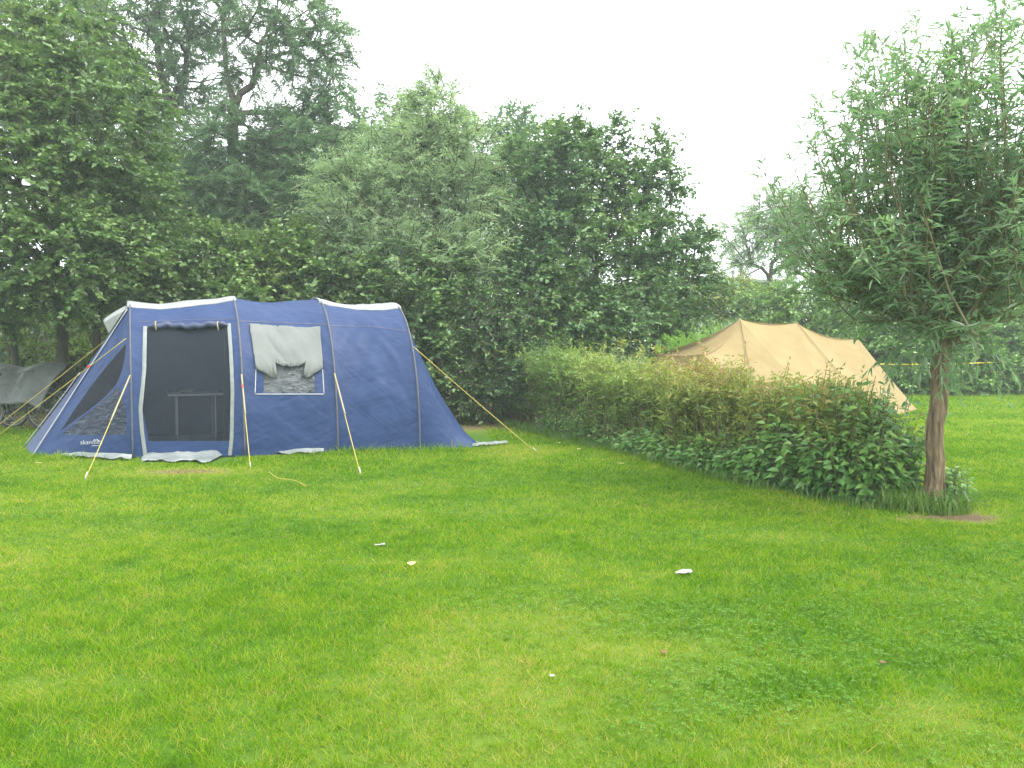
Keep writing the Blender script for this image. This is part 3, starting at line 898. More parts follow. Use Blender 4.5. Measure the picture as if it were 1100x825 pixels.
# inner bedroom cloth seen through the net
mb = MB(); s = np.linspace(.04, .96, 40)
bb = arch(1, s) ; bb2 = bb.copy(); ctr = np.r_[FEET[1][:2] + ACR * 1.45, 0.9]
bb = ctr + (bb - ctr) * .93 + np.r_[TENT_U, 0] * .55
base = bb.copy(); base[:, 2] = .04
mb.grid(np.stack([bb, (bb + base) / 2, base], 1)); mb.build('inner_tent', M['bluelow'], tent)
# writing on the porch
fc = bpy.data.curves.new('logo', 'FONT'); fc.body = 'skandika'; fc.resolution_u = 3; fc.align_x = 'LEFT'
fo_ = bpy.data.objects.new('logo_tmp', fc); COL.objects.link(fo_)
dg = bpy.context.evaluated_depsgraph_get(); me = bpy.data.meshes.new_from_object(fo_.evaluated_get(dg))
bpy.data.objects.remove(fo_)
lv = np.array([v.co[:2] for v in me.vertices]); lf = [list(p.vertices) for p in me.polygons]
sx = 23.5 / (lv[:, 0].max() - lv[:, 0].min())
px = np.stack([86.5 + (lv[:, 0] - lv[:, 0].min()) * sx, 477.3 - lv[:, 1] * sx * .95 - (lv[:, 0]) * sx * .03], 1)
us = SP.inv(px, False); pts = SP.f(us[:, 0], us[:, 1]) + SP.normal(us[:, 0], us[:, 1]) * 0
od = np.array([-ACR[0], -ACR[1], .1])
mb = MB()
tri = []
for f in lf:
    for i in range(1, len(f) - 1): tri.append((f[0], f[i], f[i + 1]))
mb.add(pts + od * .006, np.array(tri))
for pl in ([(100, 474.2), (101.6, 472.2), (103, 473.4), (104, 472.0), (106.4, 473.6), (107, 474.4)], [(98.5, 479.0), (107, 478.6)]):
    us = SP.inv(np.array(pl), False); p = SP.f(us[:, 0], us[:, 1]) + od * .008; mb.tube(p, .006 if len(pl) > 2 else .004, 5)
mb.build('lettering', M['white'], tent, smooth=False)
bpy.data.meshes.remove(me)
# guy lines
def guy(a, b, strap=.45, runner=None, sag=.01, r=.0055):
    a = np.asarray(a, float); b = np.asarray(b, float); t = np.linspace(0, 1, 14)[:, None]
    p = a + (b - a) * t; p[:, 2] -= sag * np.sin(np.pi * t[:, 0])
    mb = MB(); mb.tube(p, r, 6); g = mb.build('guy_line', M['rope'], tent)
    if strap:
        mb = MB(); q = a + (b - a) * np.linspace(0, strap, 8)[:, None]; q[:, 0] += .003
        d = unit(b - a); sd = unit(np.cross(d, [0, 1., 0])) * .012
        mb.grid(np.stack([q - sd + [0, -.004, 0], q + [0, -.012, 0], q + sd + [0, -.004, 0]], 1)); solidify(mb.build('webbing', M['strap'], g), .004)
    if runner:
        c = a + (b - a) * runner; mb = MB(); d = (b - a) / np.linalg.norm(b - a)
        mb.tube([c - d * .03, c + d * .03], [.014, .014], 8); mb.build('runner', M['red'], g)
    d = unit((b - a) * [1, 1, 0]); mb = MB(); mb.tube([b - d * .05 + [0, 0, .07], b + [0, 0, .02], b + d * .05 + [0, 0, -.1]], .006, 6)
    mb.build('peg', M['steel'], g)
s_at = lambda i, z: arch(i, np.linspace(.01, .5, 300))[np.argmin(abs(arch(i, np.linspace(.01, .5, 300))[:, 2] - z))] + [0, -.03, 0]
guy(s_at(0, 1.12), G(92, 514), .48)
guy(s_at(1, 1.12), G(269, 503), .45, .14)
guy(s_at(2, 1.12), G(387, 509), .45)
p0 = s_at(3, 1.5) + [.02, 0, 0]; guy(p0, G(576, 486), 0)
guy(s_at(0, 1.62) + [-.02, -.05, 0], G(-28, 487), 0, .24)
guy(arch(0, np.array(.66)), G(-40, 478) + [0, .3, 0], 0)
# slack cord in the grass
mb = MB(); pts = np.array([G(x, y) + [0, 0, .024] for x, y in ((289, 509), (294, 513), (299, 516), (306, 517), (314, 518), (321, 520), (329, 525))]); mb.tube(pts, .005, 5)
tag(mb.build('cord', M['rope']), 'slack yellow cord lying loose on the grass before the tent', 'cord')

# camping table seen through the net
tb = thing('camping_table', 'folding camping table standing inside the blue tent', 'table', P(215, 470, 12.4) * [1, 1, 0])
c0 = P(181, 432, 12.3); c1 = P(240, 431, 12.6); wv = np.r_[ACR, 0] * .62
mb = MB(); top = .72
q = np.array([c0, c1, c1 + wv, c0 + wv]); q[:, 2] = top
V = np.concatenate([q, q + [0, 0, .03]]); mb.add(V, [[3, 2, 1, 0], [4, 5, 6, 7], [0, 1, 5, 4], [1, 2, 6, 5], [2, 3, 7, 6], [3, 0, 4, 7]]); mb.build('tabletop', M['table'], tb, False)
for (k, dx) in ((0, .12), (1, -.12), (2, -.12), (3, .12)):
    p = q[k] + unit((c1 - c0) * [1, 1, 0]) * dx * (1); mb = MB(); mb.tube([[p[0], p[1], .04], [p[0], p[1], top]], .014, 8); mb.build('leg', M['table'], tb)
bw = thing('dish', 'small pale dish standing on the camping table', 'dish', (q[0] + q[2]) / 2 * [1, 1, 0] + [-.1, -.1, top + .03])
mb = MB(); c = np.array(bw.location); rr_ = [.06, .085, .11, .12, .112, .08, .0005]; zz = [0, .005, .035, .06, .06, .02, .012]
a = np.linspace(0, 2 * np.pi, 24)
mb.grid(np.array([[[c[0] + r * np.cos(t), c[1] + r * np.sin(t), c[2] + z] for t in a] for r, z in zip(rr_, zz)])); mb.build('bowl', M['paper'], bw)
mb = MB(); mb.grid(np.array([[[c[0] + r * np.cos(t), c[1] + r * np.sin(t), c[2] + .0605] for t in a] for r in (.113, .121)])); mb.build('rim', M['chrome'], bw)

# ------------------------------------------------------------------ beige canvas tent
R1 = P(795, 343, 17.0); R2 = P(856, 347, 17.3); R3 = P(922, 364, 17.6); RC = G(986, 441)
EA = P(708, 382, 16.5); EB = P(757, 381, 15.9); EC = EA + [.25, 1.9, 0]
gnd = lambda px, Y: np.array([(px - 550) / FOC * Y, Y, 0.])
G0 = gnd(752, 15.5); GA = gnd(699, 16.3); G1 = gnd(820, 15.0); G2 = gnd(900, 15.2); G3 = gnd(948, 16.0)
B0 = np.array([3.9, 19.3, 0]); B1 = np.array([6.0, 19.6, 0]); B2 = np.array([8.2, 19.6, 0])
ct = thing('canvas_tent', 'beige canvas ridge tent with two peaks standing behind the willow hedge', 'tent', (R1 + R2) / 2 * [1, 1, 0])
def tri_patch(mb, a, b, c, sag, n=14):
    a, b, c = map(np.asarray, (a, b, c)); nn = np.cross(b - a, c - a); nn = nn / np.linalg.norm(nn)
    if nn @ np.array([-.1, -1, .8]) < 0: nn = -nn
    V = []; idx = {}; F = []
    for i in range(n + 1):
        for j in range(n + 1 - i):
            u, v = i / n, j / n; w_ = 1 - u - v
            p = a * w_ + b * u + c * v
            e = sag[0] * 4 * w_ * u + sag[1] * 4 * u * v + sag[2] * 4 * w_ * v
            wr = .012 * (fbm(u * 5 + v * 2, v * 5, 7, 2) - .5) * min(1, 9 * min(u, v, w_))
            p = p + np.array([0, 0, -1]) * e * .75 - nn * e * .3 + nn * wr
            idx[i, j] = len(V); V.append(p)
    for i in range(n):
        for j in range(n - i):
            F.append((idx[i, j], idx[i + 1, j], idx[i, j + 1]))
            if i + j < n - 1: F.append((idx[i + 1, j], idx[i + 1, j + 1], idx[i, j + 1]))
    mb.add(V, np.array(F))
# sag order: edge ab, edge bc, edge ca
mb = MB(); tri_patch(mb, R1, EA, EB, (.16, .03, .16)); tri_patch(mb, R1, EC, EA, (.16, .03, .16)); mb.build('roof', M['canvas'], ct)
mb = MB(); tri_patch(mb, EA, GA, EB, (0, .0, .03)); tri_patch(mb, EB, GA, G0, (0, 0, 0)); tri_patch(mb, EC, EA, GA, (0, 0, 0)); mb.build('wall', M['canvas'], ct)
mb = MB(); tri_patch(mb, R1, EB, G1, (.16, 0, .06)); tri_patch(mb, EB, G0, G1, (0, 0, 0)); mb.build('front_panel', M['canvas'], ct)
mb = MB(); tri_patch(mb, R1, G1, G2, (.06, 0, .04)); tri_patch(mb, R1, G2, R2, (.04, .08, .09)); mb.build('middle_panel', M['canvas'], ct)
mb = MB(); tri_patch(mb, R2, G2, G3, (.08, 0, .06)); tri_patch(mb, R2, G3, R3, (.06, .08, .12)); mb.build('side_panel', M['canvas'], ct)
mb = MB(); tri_patch(mb, R3, G3, RC, (.08, 0, .02)); tri_patch(mb, R3, RC, B2, (.02, 0, .05)); mb.build('end_panel', M['canvas'], ct)
mb = MB(); tri_patch(mb, R1, R2, B1, (.09, .05, .05)); tri_patch(mb, R2, R3, B2, (.12, .05, .05)); tri_patch(mb, R2, B2, B1, (.05, 0, .05)); tri_patch(mb, R1, B1, B0, (.05, 0, .05)); tri_patch(mb, R1, B0, EC, (.05, 0, .16)); mb.build('back_panel', M['canvas'], ct)
def seam(a, b, sag, r=.008):
    t = np.linspace(0, 1, 16); p = a + (b - a) * t[:, None]; p[:, 2] -= sag * .75 * 4 * t * (1 - t); p[:, 1] -= .02; p[:, 2] += .01
    mb = MB(); mb.tube(p, r, 6); mb.build('seam', M['seam'], ct)
seam(R1, EB, .16 * 1.0); seam(R1, G1, .06); seam(R2, G3, .06); seam(EA, EB, .03, .009)
for e in (R1, R2): mb = MB(); mb.tube([e + [0, 0, -2], e + [0, 0, .005], e + [0, 0, .02]], [.02, .02, .012], 8); mb.build('pole', M['wood'], ct)
mb = MB(); mb.tube([[EB[0], EB[1] - .03, 0], EB + [0, -.03, .05]], .016, 8); mb.build('pole', M['wood'], ct)
for a, b in ((EA, gnd(640, 17.4)), (EB, gnd(735, 14.6))):
    mb = MB(); mb.tube([a, b], .006, 5); g = mb.build('guy_line', M['strap'], ct)

# ------------------------------------------------------------------ bicycles under a tarpaulin, left edge
def bicycle(x, y, ang, label):
    bk = thing('bicycle', label, 'bicycle', (x, y, 0), 'bicycles under the grey tarpaulin')
    ca, sa = math.cos(ang), math.sin(ang)
    W = lambda l, h, o=0: np.array([x + ca * l - sa * o, y + sa * l + ca * o, h])
    rw = .345; A = W(-.53, rw); B = W(.53, rw)
    for c in (-.53, .53):
        th = np.linspace(0, 2 * np.pi, 37)
        mb = MB(); mb.tube([W(c + rw * math.cos(t), rw + rw * math.sin(t)) for t in th], .021, 8, False); wh = mb.build('wheel', M['black'], bk)
        mb = MB(); mb.tube([W(c + (rw - .03) * math.cos(t), rw + (rw - .03) * math.sin(t)) for t in th], .012, 6, False)
        for t in th[::2]: mb.tube([W(c, rw, .02), W(c + (rw - .03) * math.cos(t), rw + (rw - .03) * math.sin(t))], .002, 3)
        mb.tube([W(c, rw, -.05), W(c, rw, .05)], .025, 8); mb.build('rim', M['chrome'], wh)
        mb = MB(); mb.tube([W(c + (rw + .035) * math.cos(t), rw + (rw + .035) * math.sin(t)) for t in np.linspace(.3, 2.9, 14)], .018, 6); mb.build('mudguard', M['bike'], bk)
    bb = W(-.08, .29); st = W(-.22, .82); hd = W(.36, .82); hb = W(.40, .68)
    mb = MB()
    for a, b, r in ((bb, st, .017), (st, hd, .016), (bb, hb, .019), (hd, hb, .02), (A, bb, .011), (A, st * .95 + bb * .05, .010), (hb, B, .014), (hd, W(.34, 1.02), .013)): mb.tube([a, b], r, 8)
    mb.build('frame', M['bike'], bk)
    mb = MB(); mb.tube([W(.20, 1.03, -.29), W(.33, 1.06, -.2), W(.36, 1.04, 0), W(.33, 1.06, .2), W(.20, 1.03, .29)], .013, 8); mb.build('handlebar', M['chrome'], bk)
    mb = MB(); mb.tube([W(-.38, .97), W(-.25, .98), W(-.08, .95)], [.075, .06, .02], 10); mb.tube([st, W(-.25, .95)], .013, 8); mb.build('saddle', M['black'], bk)
    mb = MB(); mb.tube([W(-.08 + .09 * math.cos(t), .29 + .09 * math.sin(t), -.05) for t in np.linspace(0, 6.283, 25)], .008, 6, False)
    mb.tube([W(-.08, .29, -.07), W(.03, .16, -.07)], .01, 6); mb.box(W(.03, .15, -.12), (.09, .06, .025)); mb.tube([W(-.08, .29, .07), W(-.19, .42, .07)], .01, 6); mb.box(W(-.19, .43, .12), (.09, .06, .025)); mb.build('crank', M['chrome'], bk)
gb = G(12, 462)
bicycle(gb[0] + .10, gb[1] - .02, .12, 'dark bicycle under the grey tarpaulin, nearer the lawn')
bicycle(gb[0] + .2, gb[1] + .5, -.08, 'dark bicycle under the grey tarpaulin, nearer the trees')
# tarpaulin: ridge above the bikes, front skirt hanging
nu_, nv_ = 40, 36
u, v = np.meshgrid(np.linspace(0, 1, nu_), np.linspace(0, 1, nv_), indexing='ij')
L0 = P(-60, 432, 13.6); 
X0 = -9.6; X1 = P(64, 395, gb[1])[0]
xx = X0 + (X1 - X0) * u
prof_y = gb[1] - .36 + 1.1 * v
prof_z = np.interp(v, [0, .12, .3, .45, .62, .8, 1], [.50, .74, 1.06, 1.16, 1.15, .95, .55])
prof_z = prof_z - .10 * np.clip((u - .8) / .2, 0, 1) ** 2 * (v < .5) + .04 * np.sin(u * 9) * (v * (1 - v) * 4)
prof_z = prof_z + .05 * (fbm(u * 7, v * 6, 91, 3) - .5)
prof_y = prof_y + .07 * (fbm(u * 9, v * 3, 95, 3) - .5)
xx = xx - .16 * (1 - np.clip(v / .45, 0, 1)) * u + .05 * (fbm(u * 0 + .2, v * 7, 97) - .5)
mb = MB(); mb.grid(np.stack([xx, prof_y, prof_z], -1)); tp = mb.build('tarpaulin', M['tarp']); solidify(tp, .006)
tag(tp, 'weathered grey tarpaulin draped over bicycles beside the blue tent', 'tarpaulin')

# ------------------------------------------------------------------ willow hedge, nettles, tufts
hedge_px = [(528, 446), (560, 458), (610, 470), (665, 482), (740, 500), (820, 520), (900, 536), (968, 548)]
HL = np.array([G(*p)[:2] for p in hedge_px])
seg = np.r_[0, np.cumsum(np.linalg.norm(np.diff(HL, axis=0), axis=1))]
def hedge_at(t):
    q = np.stack([np.interp(t * seg[-1], seg, HL[:, i]) for i in range(2)], -1)
    return q
dirv = (HL[-1] - HL[0]) / np.linalg.norm(HL[-1] - HL[0]); HN = np.array([-dirv[1], dirv[0]])
if HN[1] < 0: HN = -HN
rng = R(71)
hedge = thing('hedge', 'waist high willow hedge with reddish shoot tips running across the lawn', 'hedge', np.r_[HL.mean(0), 0])
def hedge_top(t):
    return np.interp(t, [0, .12, .3, .5, .75, .86, .93, 1], [1.22, 1.34, 1.30, 1.20, 1.14, 1.08, .92, .6])
n = 1300
t = rng.random(n) ** .85 * .94; q = hedge_at(t) + HN * (rng.uniform(.12, .95, n))[:, None]
top = hedge_top(t) * (.78 + .30 * fbm(q[:, 0] * 2.2, q[:, 1] * 2.2, 17, 2)) * rng.uniform(.78, 1.10, n) * (1 + (rng.random(n) < .09) * .20)
q = q - HN * (.30 * (fbm(q[:, 0] * 1.8 + 5, q[:, 1] * 1.8, 19, 2) - .35))[:, None]
d = np.stack([rng.normal(0, .13, n), rng.normal(-.05, .15, n), np.ones(n)], 1)
mb = MB(); P0 = np.c_[q, np.zeros(n)]; P1 = P0 + d * top[:, None]
for i in range(n):
    m_ = (P0[i] + P1[i]) / 2 + rng.normal(0, .03, 3); mb.tube([P0[i], m_, P1[i]], [.008, .006, .0025], 4, False)
mb.build('stems', M['shoot'], hedge)
# side shoots
ns = 9
tt = .12 + .88 * rng.random((n, ns)) ** .8
base = P0[:, None] + (P1 - P0)[:, None] * tt[..., None]
dd = rng.normal(0, 1, (n, ns, 3)); dd[..., 2] = np.abs(dd[..., 2]) * .5 + .35; dd[..., 1] -= .25; dd = unit(dd)
ln_ = .12 + .14 * rng.random((n, ns))
pos, ld, nr, ll, tf = twig_leaves(rng, base.reshape(-1, 3), dd.reshape(-1, 3), ln_.ravel(), 7, .066, .1, 1.0, .3, .1)
p2, l2, n2, ll2, tf2 = twig_leaves(rng, P0 + (P1 - P0) * .7, unit(P1 - P0), top * .36, 14, .052, 0, .8, .3, -.2)
pos = np.concatenate([pos, p2]); ld = np.concatenate([ld, l2]); nr = np.concatenate([nr, n2]); ll = np.concatenate([ll, ll2])
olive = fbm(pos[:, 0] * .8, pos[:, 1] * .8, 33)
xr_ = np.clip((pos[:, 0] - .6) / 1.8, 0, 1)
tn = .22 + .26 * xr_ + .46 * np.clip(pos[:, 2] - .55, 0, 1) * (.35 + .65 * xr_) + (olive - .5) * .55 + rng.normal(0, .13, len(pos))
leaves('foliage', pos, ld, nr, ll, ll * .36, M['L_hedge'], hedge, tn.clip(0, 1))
for px, py in ((634, 446), (633, 452), (634, 458)):
    c = P(px, py, hedge_at(np.array([.36]))[0, 1] + .02)
    mb = MB()
    for k in range(5):
        a = k * 1.2566; e1 = np.array([math.cos(a), -.35, math.sin(a)]) * .035; e2 = np.array([math.cos(a + .5), -.5, math.sin(a + .5)]) * .03; e3 = np.array([math.cos(a - .5), -.5, math.sin(a - .5)]) * .03
        mb.add([c, c + e2, c + e1 * 1.2, c + e3], [[0, 1, 2, 3]])
    mb.build('orange_flower', M['orange'], hedge)

def herb(name, label, cat, seed, pts, hts, leafL, nlev, mat, wid=.62, stem='shoot', face=-.5, tm=.5):
    """upright leafy stems with opposite broad leaves"""
    rng = R(seed); n = len(pts); root = thing(name, label, cat, np.r_[pts.mean(0), 0])
    lean = rng.normal(0, .16, (n, 3)); lean[:, 2] = 1; lean[:, 1] -= .10
    A = np.c_[pts, np.zeros(n)]; B = A + lean * hts[:, None]
    mb = MB()
    for i in range(n): mb.tube([A[i], (A[i] + B[i]) / 2 + rng.normal(0, .02, 3), B[i]], [.006, .005, .003], 4, False)
    mb.build('stems', M[stem], root)
    tl = .15 + .85 * (np.arange(nlev) + rng.random((n, nlev)) * .6) / nlev
    bp_ = (A[:, None] + (B - A)[:, None] * tl[..., None])
    P_ = []; D_ = []; N_ = []; L_ = []; T_ = []
    for k in range(2):
        a = rng.uniform(0, 6.28, (n, nlev)) if k == 0 else a + np.pi + rng.normal(0, .3, (n, nlev))
        d = np.stack([np.cos(a), np.sin(a), rng.uniform(-.42, .25, (n, nlev))], -1)
        d[..., 1] -= .25
        nn = np.stack([np.cos(a) * .25, np.sin(a) * .25 + face, np.ones((n, nlev))], -1) + rng.normal(0, .25, (n, nlev, 3))
        P_.append(bp_ + d * .03); D_.append(d); N_.append(nn); L_.append(leafL * rng.uniform(.6, 1.25, (n, nlev)) * (1.15 - .35 * tl)); T_.append(tl)
    f = lambda q: np.concatenate([z.reshape(-1, z.shape[-1]) for z in q])
    L = np.concatenate([z.ravel() for z in L_]); T = np.concatenate([z.ravel() for z in T_]); pp = f(P_)
    tn = tm + (T - .5) * .35 + rng.normal(0, .22, len(L)) + (fbm(pp[:, 0] * 1.4, pp[:, 2] * 1.4 + pp[:, 1], seed) - .5) * .4
    leaves('foliage', pp, f(D_), f(N_), L, L * wid, M[mat], root, tn.clip(0, 1), True, .22, .14)
    return root
def strip(n, t0, t1, o0, o1, seed):
    r = R(seed); t = r.uniform(t0, t1, n); return hedge_at(t) + HN * r.uniform(o0, o1, n)[:, None], t
pts, t = strip(360, .80, .975, -.12, .7, 81)
h = np.interp(t, [.80, .86, .90, .94, .975], [.52, .92, 1.18, 1.08, .62]) * R(82).uniform(.62, 1.05, len(t)); front = ((pts - hedge_at(t)) @ HN); h *= np.interp(front, [-.12, .2], [.55, 1])
herb('nettle_clump', 'tall dark green nettles crowding the right end of the hedge', 'nettles', 83, pts, h, .115, 9, 'L_nettle', .66)
pts, t = strip(330, .52, .82, -.14, .25, 84)
h = np.interp(t, [.52, .6, .7, .82], [.28, .42, .46, .58]) * R(85).uniform(.55, 1.05, len(t)); h *= np.interp(((pts - hedge_at(t)) @ HN), [-.14, .12], [.5, 1])
herb('low_nettles', 'low broad leaved nettles along the foot of the middle hedge', 'nettles', 86, pts, h, .10, 6, 'L_nettle', .66)
pts, t = strip(210, .30, .5, -.05, .3, 87)
h = .42 * R(88).uniform(.5, 1.2, len(t))
herb('bramble_patch', 'small leaved brambles trailing at the foot of the far hedge', 'brambles', 89, pts, h, .06, 6, 'L_nettle')
# rough grass along the hedge foot and round the willow trunk
r = R(90); t = r.random(5200); pts = hedge_at(t) - HN * (r.random(5200) ** 1.8 * .38)[:, None]
tag(long_grass('rough_grass', None, pts, .13, 91, leanmax=.9, w=.005), 'rough long grass fringing the foot of the hedge', 'grass', kind='stuff')
TB = G(1001, 545)
r = R(92); n = 900
a = r.uniform(0, 6.28, n); q = r.random(n) ** .6; pts = TB[:2] + np.stack([np.cos(a) * q * .42 - .12, np.sin(a) * q * .32 - .08], 1)
gt_ = thing('grass_tuft', 'shaggy tuft of long grass round the foot of the willow trunk', 'grass tuft', TB)
long_grass('blades', gt_, pts, .22, 93, leanmax=1.1, w=.006, tmid=.5)
r = R(94); pts = np.array([TB[0] + .22, TB[1] + .1]) + r.normal(0, .10, (26, 2))
herb('seedling_shrub', 'small leafy seedling growing right of the willow trunk', 'shrub', 95, pts, r.uniform(.18, .42, 26), .065, 6, 'L_nettle', .75)

# ------------------------------------------------------------------ young willow on the right
wl = thing('willow_tree', 'young willow with leaning bare trunk at the right end of the hedge', 'tree', TB)
TT_ = P(1013, 345, TB[1] + .05)
rng = R(101)
tk = trunk_path(TB + [0, 0, -.05], TT_, 12, .012, rng)
mb = MB(); mb.tube(tk, [.112, .097, .088, .084, .082, .080, .079, .078, .077, .078, .082, .075], 14)
mb.build('trunk', M['bark'], wl)
bm = MB(); tw0 = []; twd = []; twl = []
CW = np.array([tk[-1][0], tk[-1][1], 2.38]); RXY, RUP, RDN = 1.95, 2.55, .66
def room(p, d):
    """distance from p along d to the outline of the crown"""
    o = p - CW; a = np.array([RXY, RXY, RUP if d[2] > -.05 else RDN]); a2 = np.array([RXY, RXY, RUP if (o + d * .6)[2] > 0 else RDN])
    o_, d_ = o / a2, d / a2
    A_, B_, C_ = d_ @ d_, 2 * o_ @ d_, o_ @ o_ - 1
    q = B_ * B_ - 4 * A_ * C_
    return (-B_ + math.sqrt(q)) / (2 * A_) if q > 0 else .2
def curve(p0, d, L, k, up, jit):
    """a shoot that wanders and turns upwards"""
    P_ = [np.array(p0)]; d = d.copy(); st = L / (k - 1)
    for i in range(k - 1):
        d = unit(d + rng.normal(0, jit, 3) + np.array([0, 0, up])); P_.append(P_[-1] + d * st)
    return np.array(P_)
def along(p, t):
    x = t * (len(p) - 1); i = min(int(x), len(p) - 2); f = x - i
    return p[i] * (1 - f) + p[i + 1] * f, unit(p[i + 1] - p[i])
shoots = []
for i in range(38):
    az = i * 2.39996 + rng.normal(0, .25); el = rad([20, 56, 34, 74, 10, 64, 82, 44][i % 8] + rng.normal(0, 6))
    if i >= 26: az = [3.1, 2.5, 3.7, -.2, .5, 4.3, 1.9, 5.2, 3.3, 2.9, 3.5, .1][i - 26]; el = rad([6, 14, 2, 8, 3, 12, 6, 4, 20, 12, 16, 14][i - 26])
    d = np.array([math.cos(az) * math.cos(el), math.sin(az) * math.cos(el), math.sin(el)])
    p0 = tk[-1] + np.array([0, 0, -.30 + .34 * rng.random()]) + d * .03
    L = room(p0, d) * (rng.uniform(.70, .96) if i < 26 else rng.uniform(.6, .85))
    lp = curve(p0, d, L, 9, .07 if i < 26 else .01, .07)
    bm.tube(lp, np.linspace(.010 + .010 * L, .005, 9), 6, False); shoots.append((lp, L))
    for j in range(int(4 + L * 2.6)):
        t = .18 + .82 * (j + rng.random()) / int(4 + L * 2.6)
        q, ld_ = along(lp, t)
        dd = unit(ld_ * .75 + rng.normal(0, .45, 3) + np.array([0, 0, .30]))
        L2 = min(room(q, dd) * rng.uniform(.75, 1.08), rng.uniform(.5, 1.3) + 1.1 * max(0, dd[2]) ** 2)
        if L2 < .15: continue
        sp_ = curve(q, dd, L2, 8, .08, .08)
        bm.tube(sp_, np.linspace(.004 + .005 * L2, .002, 8), 4, False); shoots.append((sp_, L2))
for p, L in shoots:
    m_ = max(3, int(L / .105))
    for j in range(m_):
        t = .12 + .88 * (j + rng.random()) / m_
        q, loc = along(p, t)
        dd = unit(loc * .85 + rng.normal(0, .6, 3) + np.array([0, 0, .10]))
        tw0.append(q); twd.append(dd); twl.append(rng.uniform(.14, .38) * (1.15 - .4 * t))
tw0 = np.array(tw0); twd = np.array(twd); twl = np.array(twl)
for i in range(len(tw0)):
    e = tw0[i] + twd[i] * twl[i]; e[2] -= .2 * twl[i]
    bm.tube([tw0[i], (tw0[i] + e) / 2 + [0, 0, .03], e], [.004, .003, .0015], 3, False)
bm.build('branches', M['shoot'], wl)
pos, ld, nr, ll, tf = twig_leaves(rng, tw0, twd, twl, 9, .088, .2, .8, .3, .2)
tn = .42 + (fbm(pos[:, 0] * 2, pos[:, 2] * 2 + pos[:, 1], 7) - .5) * .5 + rng.normal(0, .16, len(pos)) + .2 * (tf - .5)
leaves('crown', pos, ld, nr, ll, ll * .235, M['L_willow'], wl, tn.clip(0, 1), True, .16, .12)
# hanging sprays round the trunk
sp0 = []; spd = []; spl = []
for i in range(24):
    a = rng.uniform(0, 6.28); sp0.append(tk[-2] + np.array([math.cos(a) * rng.uniform(.05, .5), math.sin(a) * .3, rng.uniform(-.2, .1)]))
    spd.append(unit(np.array([math.cos(a) * .5, math.sin(a) * .4, -rng.uniform(.3, 1)]))); spl.append(rng.uniform(.2, .5))
pos, ld, nr, ll, tf = twig_leaves(rng, np.array(sp0), np.array(spd), np.array(spl), 11, .10, .2, .6, .2, .5)
leaves('hanging_sprays', pos, ld, nr, ll, ll * .2, M['L_willow'], wl, (.5 + rng.normal(0, .15, len(pos))).clip(0, 1), True, .2, .12)

# ------------------------------------------------------------------ background trees and shrubs
def cl(px, py, Y, rx, rz, n, ry=None): return (P(px, py, Y), (rx, ry or rx, rz), n)
def gp(px, Y): return np.array([(px - 550) / FOC * Y, Y, 0.0])
rg = R(200)
# hazel mass on the left
tree('hazel_tree', 'tall layered hazel on the far left above the bicycles', 'tree', 201,
     [trunk_path(gp(70, 14.6), P(60, 230, 14.8), 8, .06, rg), trunk_path(gp(8, 14.9), P(20, 200, 15), 8, .06, rg), trunk_path(gp(104, 15), P(110, 260, 15.2), 7, .06, rg)],
     [cl(-30, 90, 14, 1.7, 1.6, 170), cl(60, 60, 15, 1.3, 1.0, 110), cl(90, 130, 14.5, 1.5, 1.1, 150), cl(20, 200, 13.6, 1.9, 1.2, 190), cl(120, 205, 14.6, 1.1, 1.0, 120),
      cl(60, 280, 13.8, 1.9, .9, 190), cl(140, 275, 14.6, .9, .8, 90), cl(-10, 320, 13.6, 1.5, .55, 110), cl(120, 318, 15, 1.2, .35, 60)],
     'L_hazel', .072, .76, 20, .55, .22, .25, .25, twigs=3, shell=.4, layered=.5, rmax=.11)
# shrub behind the bicycles; its light leaf colour stands for backlit leaves
tree('elder_shrub', 'light green shrub glowing through the gap behind the bicycles', 'shrub', 202,
     [trunk_path(gp(50, 17.6), P(50, 390, 17.6), 5, .05, rg), trunk_path(gp(100, 17.6), P(105, 380, 17.6), 5, .05, rg)],
     [cl(30, 370, 17.6, 1.3, .7, 80), cl(95, 365, 17.8, 1.0, .8, 70), cl(60, 420, 17.5, 1.6, .5, 60), cl(120, 350, 18, .7, .7, 40)],
     'L_light', .085, .7, 10, .45, .3, .2, .2, twigs=2, tmid=.55, rmax=.05)
tree('undergrowth_shrub', 'dark undergrowth shrub in deep shade behind the tarpaulin', 'shrub', 212,  # added to darken the gap under the hazel, leaf tint set low
     [trunk_path(gp(20, 19.5), P(20, 400, 19.5), 5, .05, rg), trunk_path(gp(90, 19.5), P(90, 400, 19.5), 5, .05, rg), trunk_path(gp(140, 19.5), P(140, 400, 19.5), 5, .05, rg)],
     [cl(0, 405, 19.5, 1.5, .8, 130), cl(70, 400, 19.5, 1.5, .9, 130), cl(135, 390, 19.5, 1.2, 1.0, 110), cl(50, 435, 19, 2.4, .5, 130), cl(60, 345, 20, 2.2, .7, 120)],
     'L_elm', .09, .7, 12, .5, .3, .2, .2, twigs=3, tmid=.3, rmax=.05)
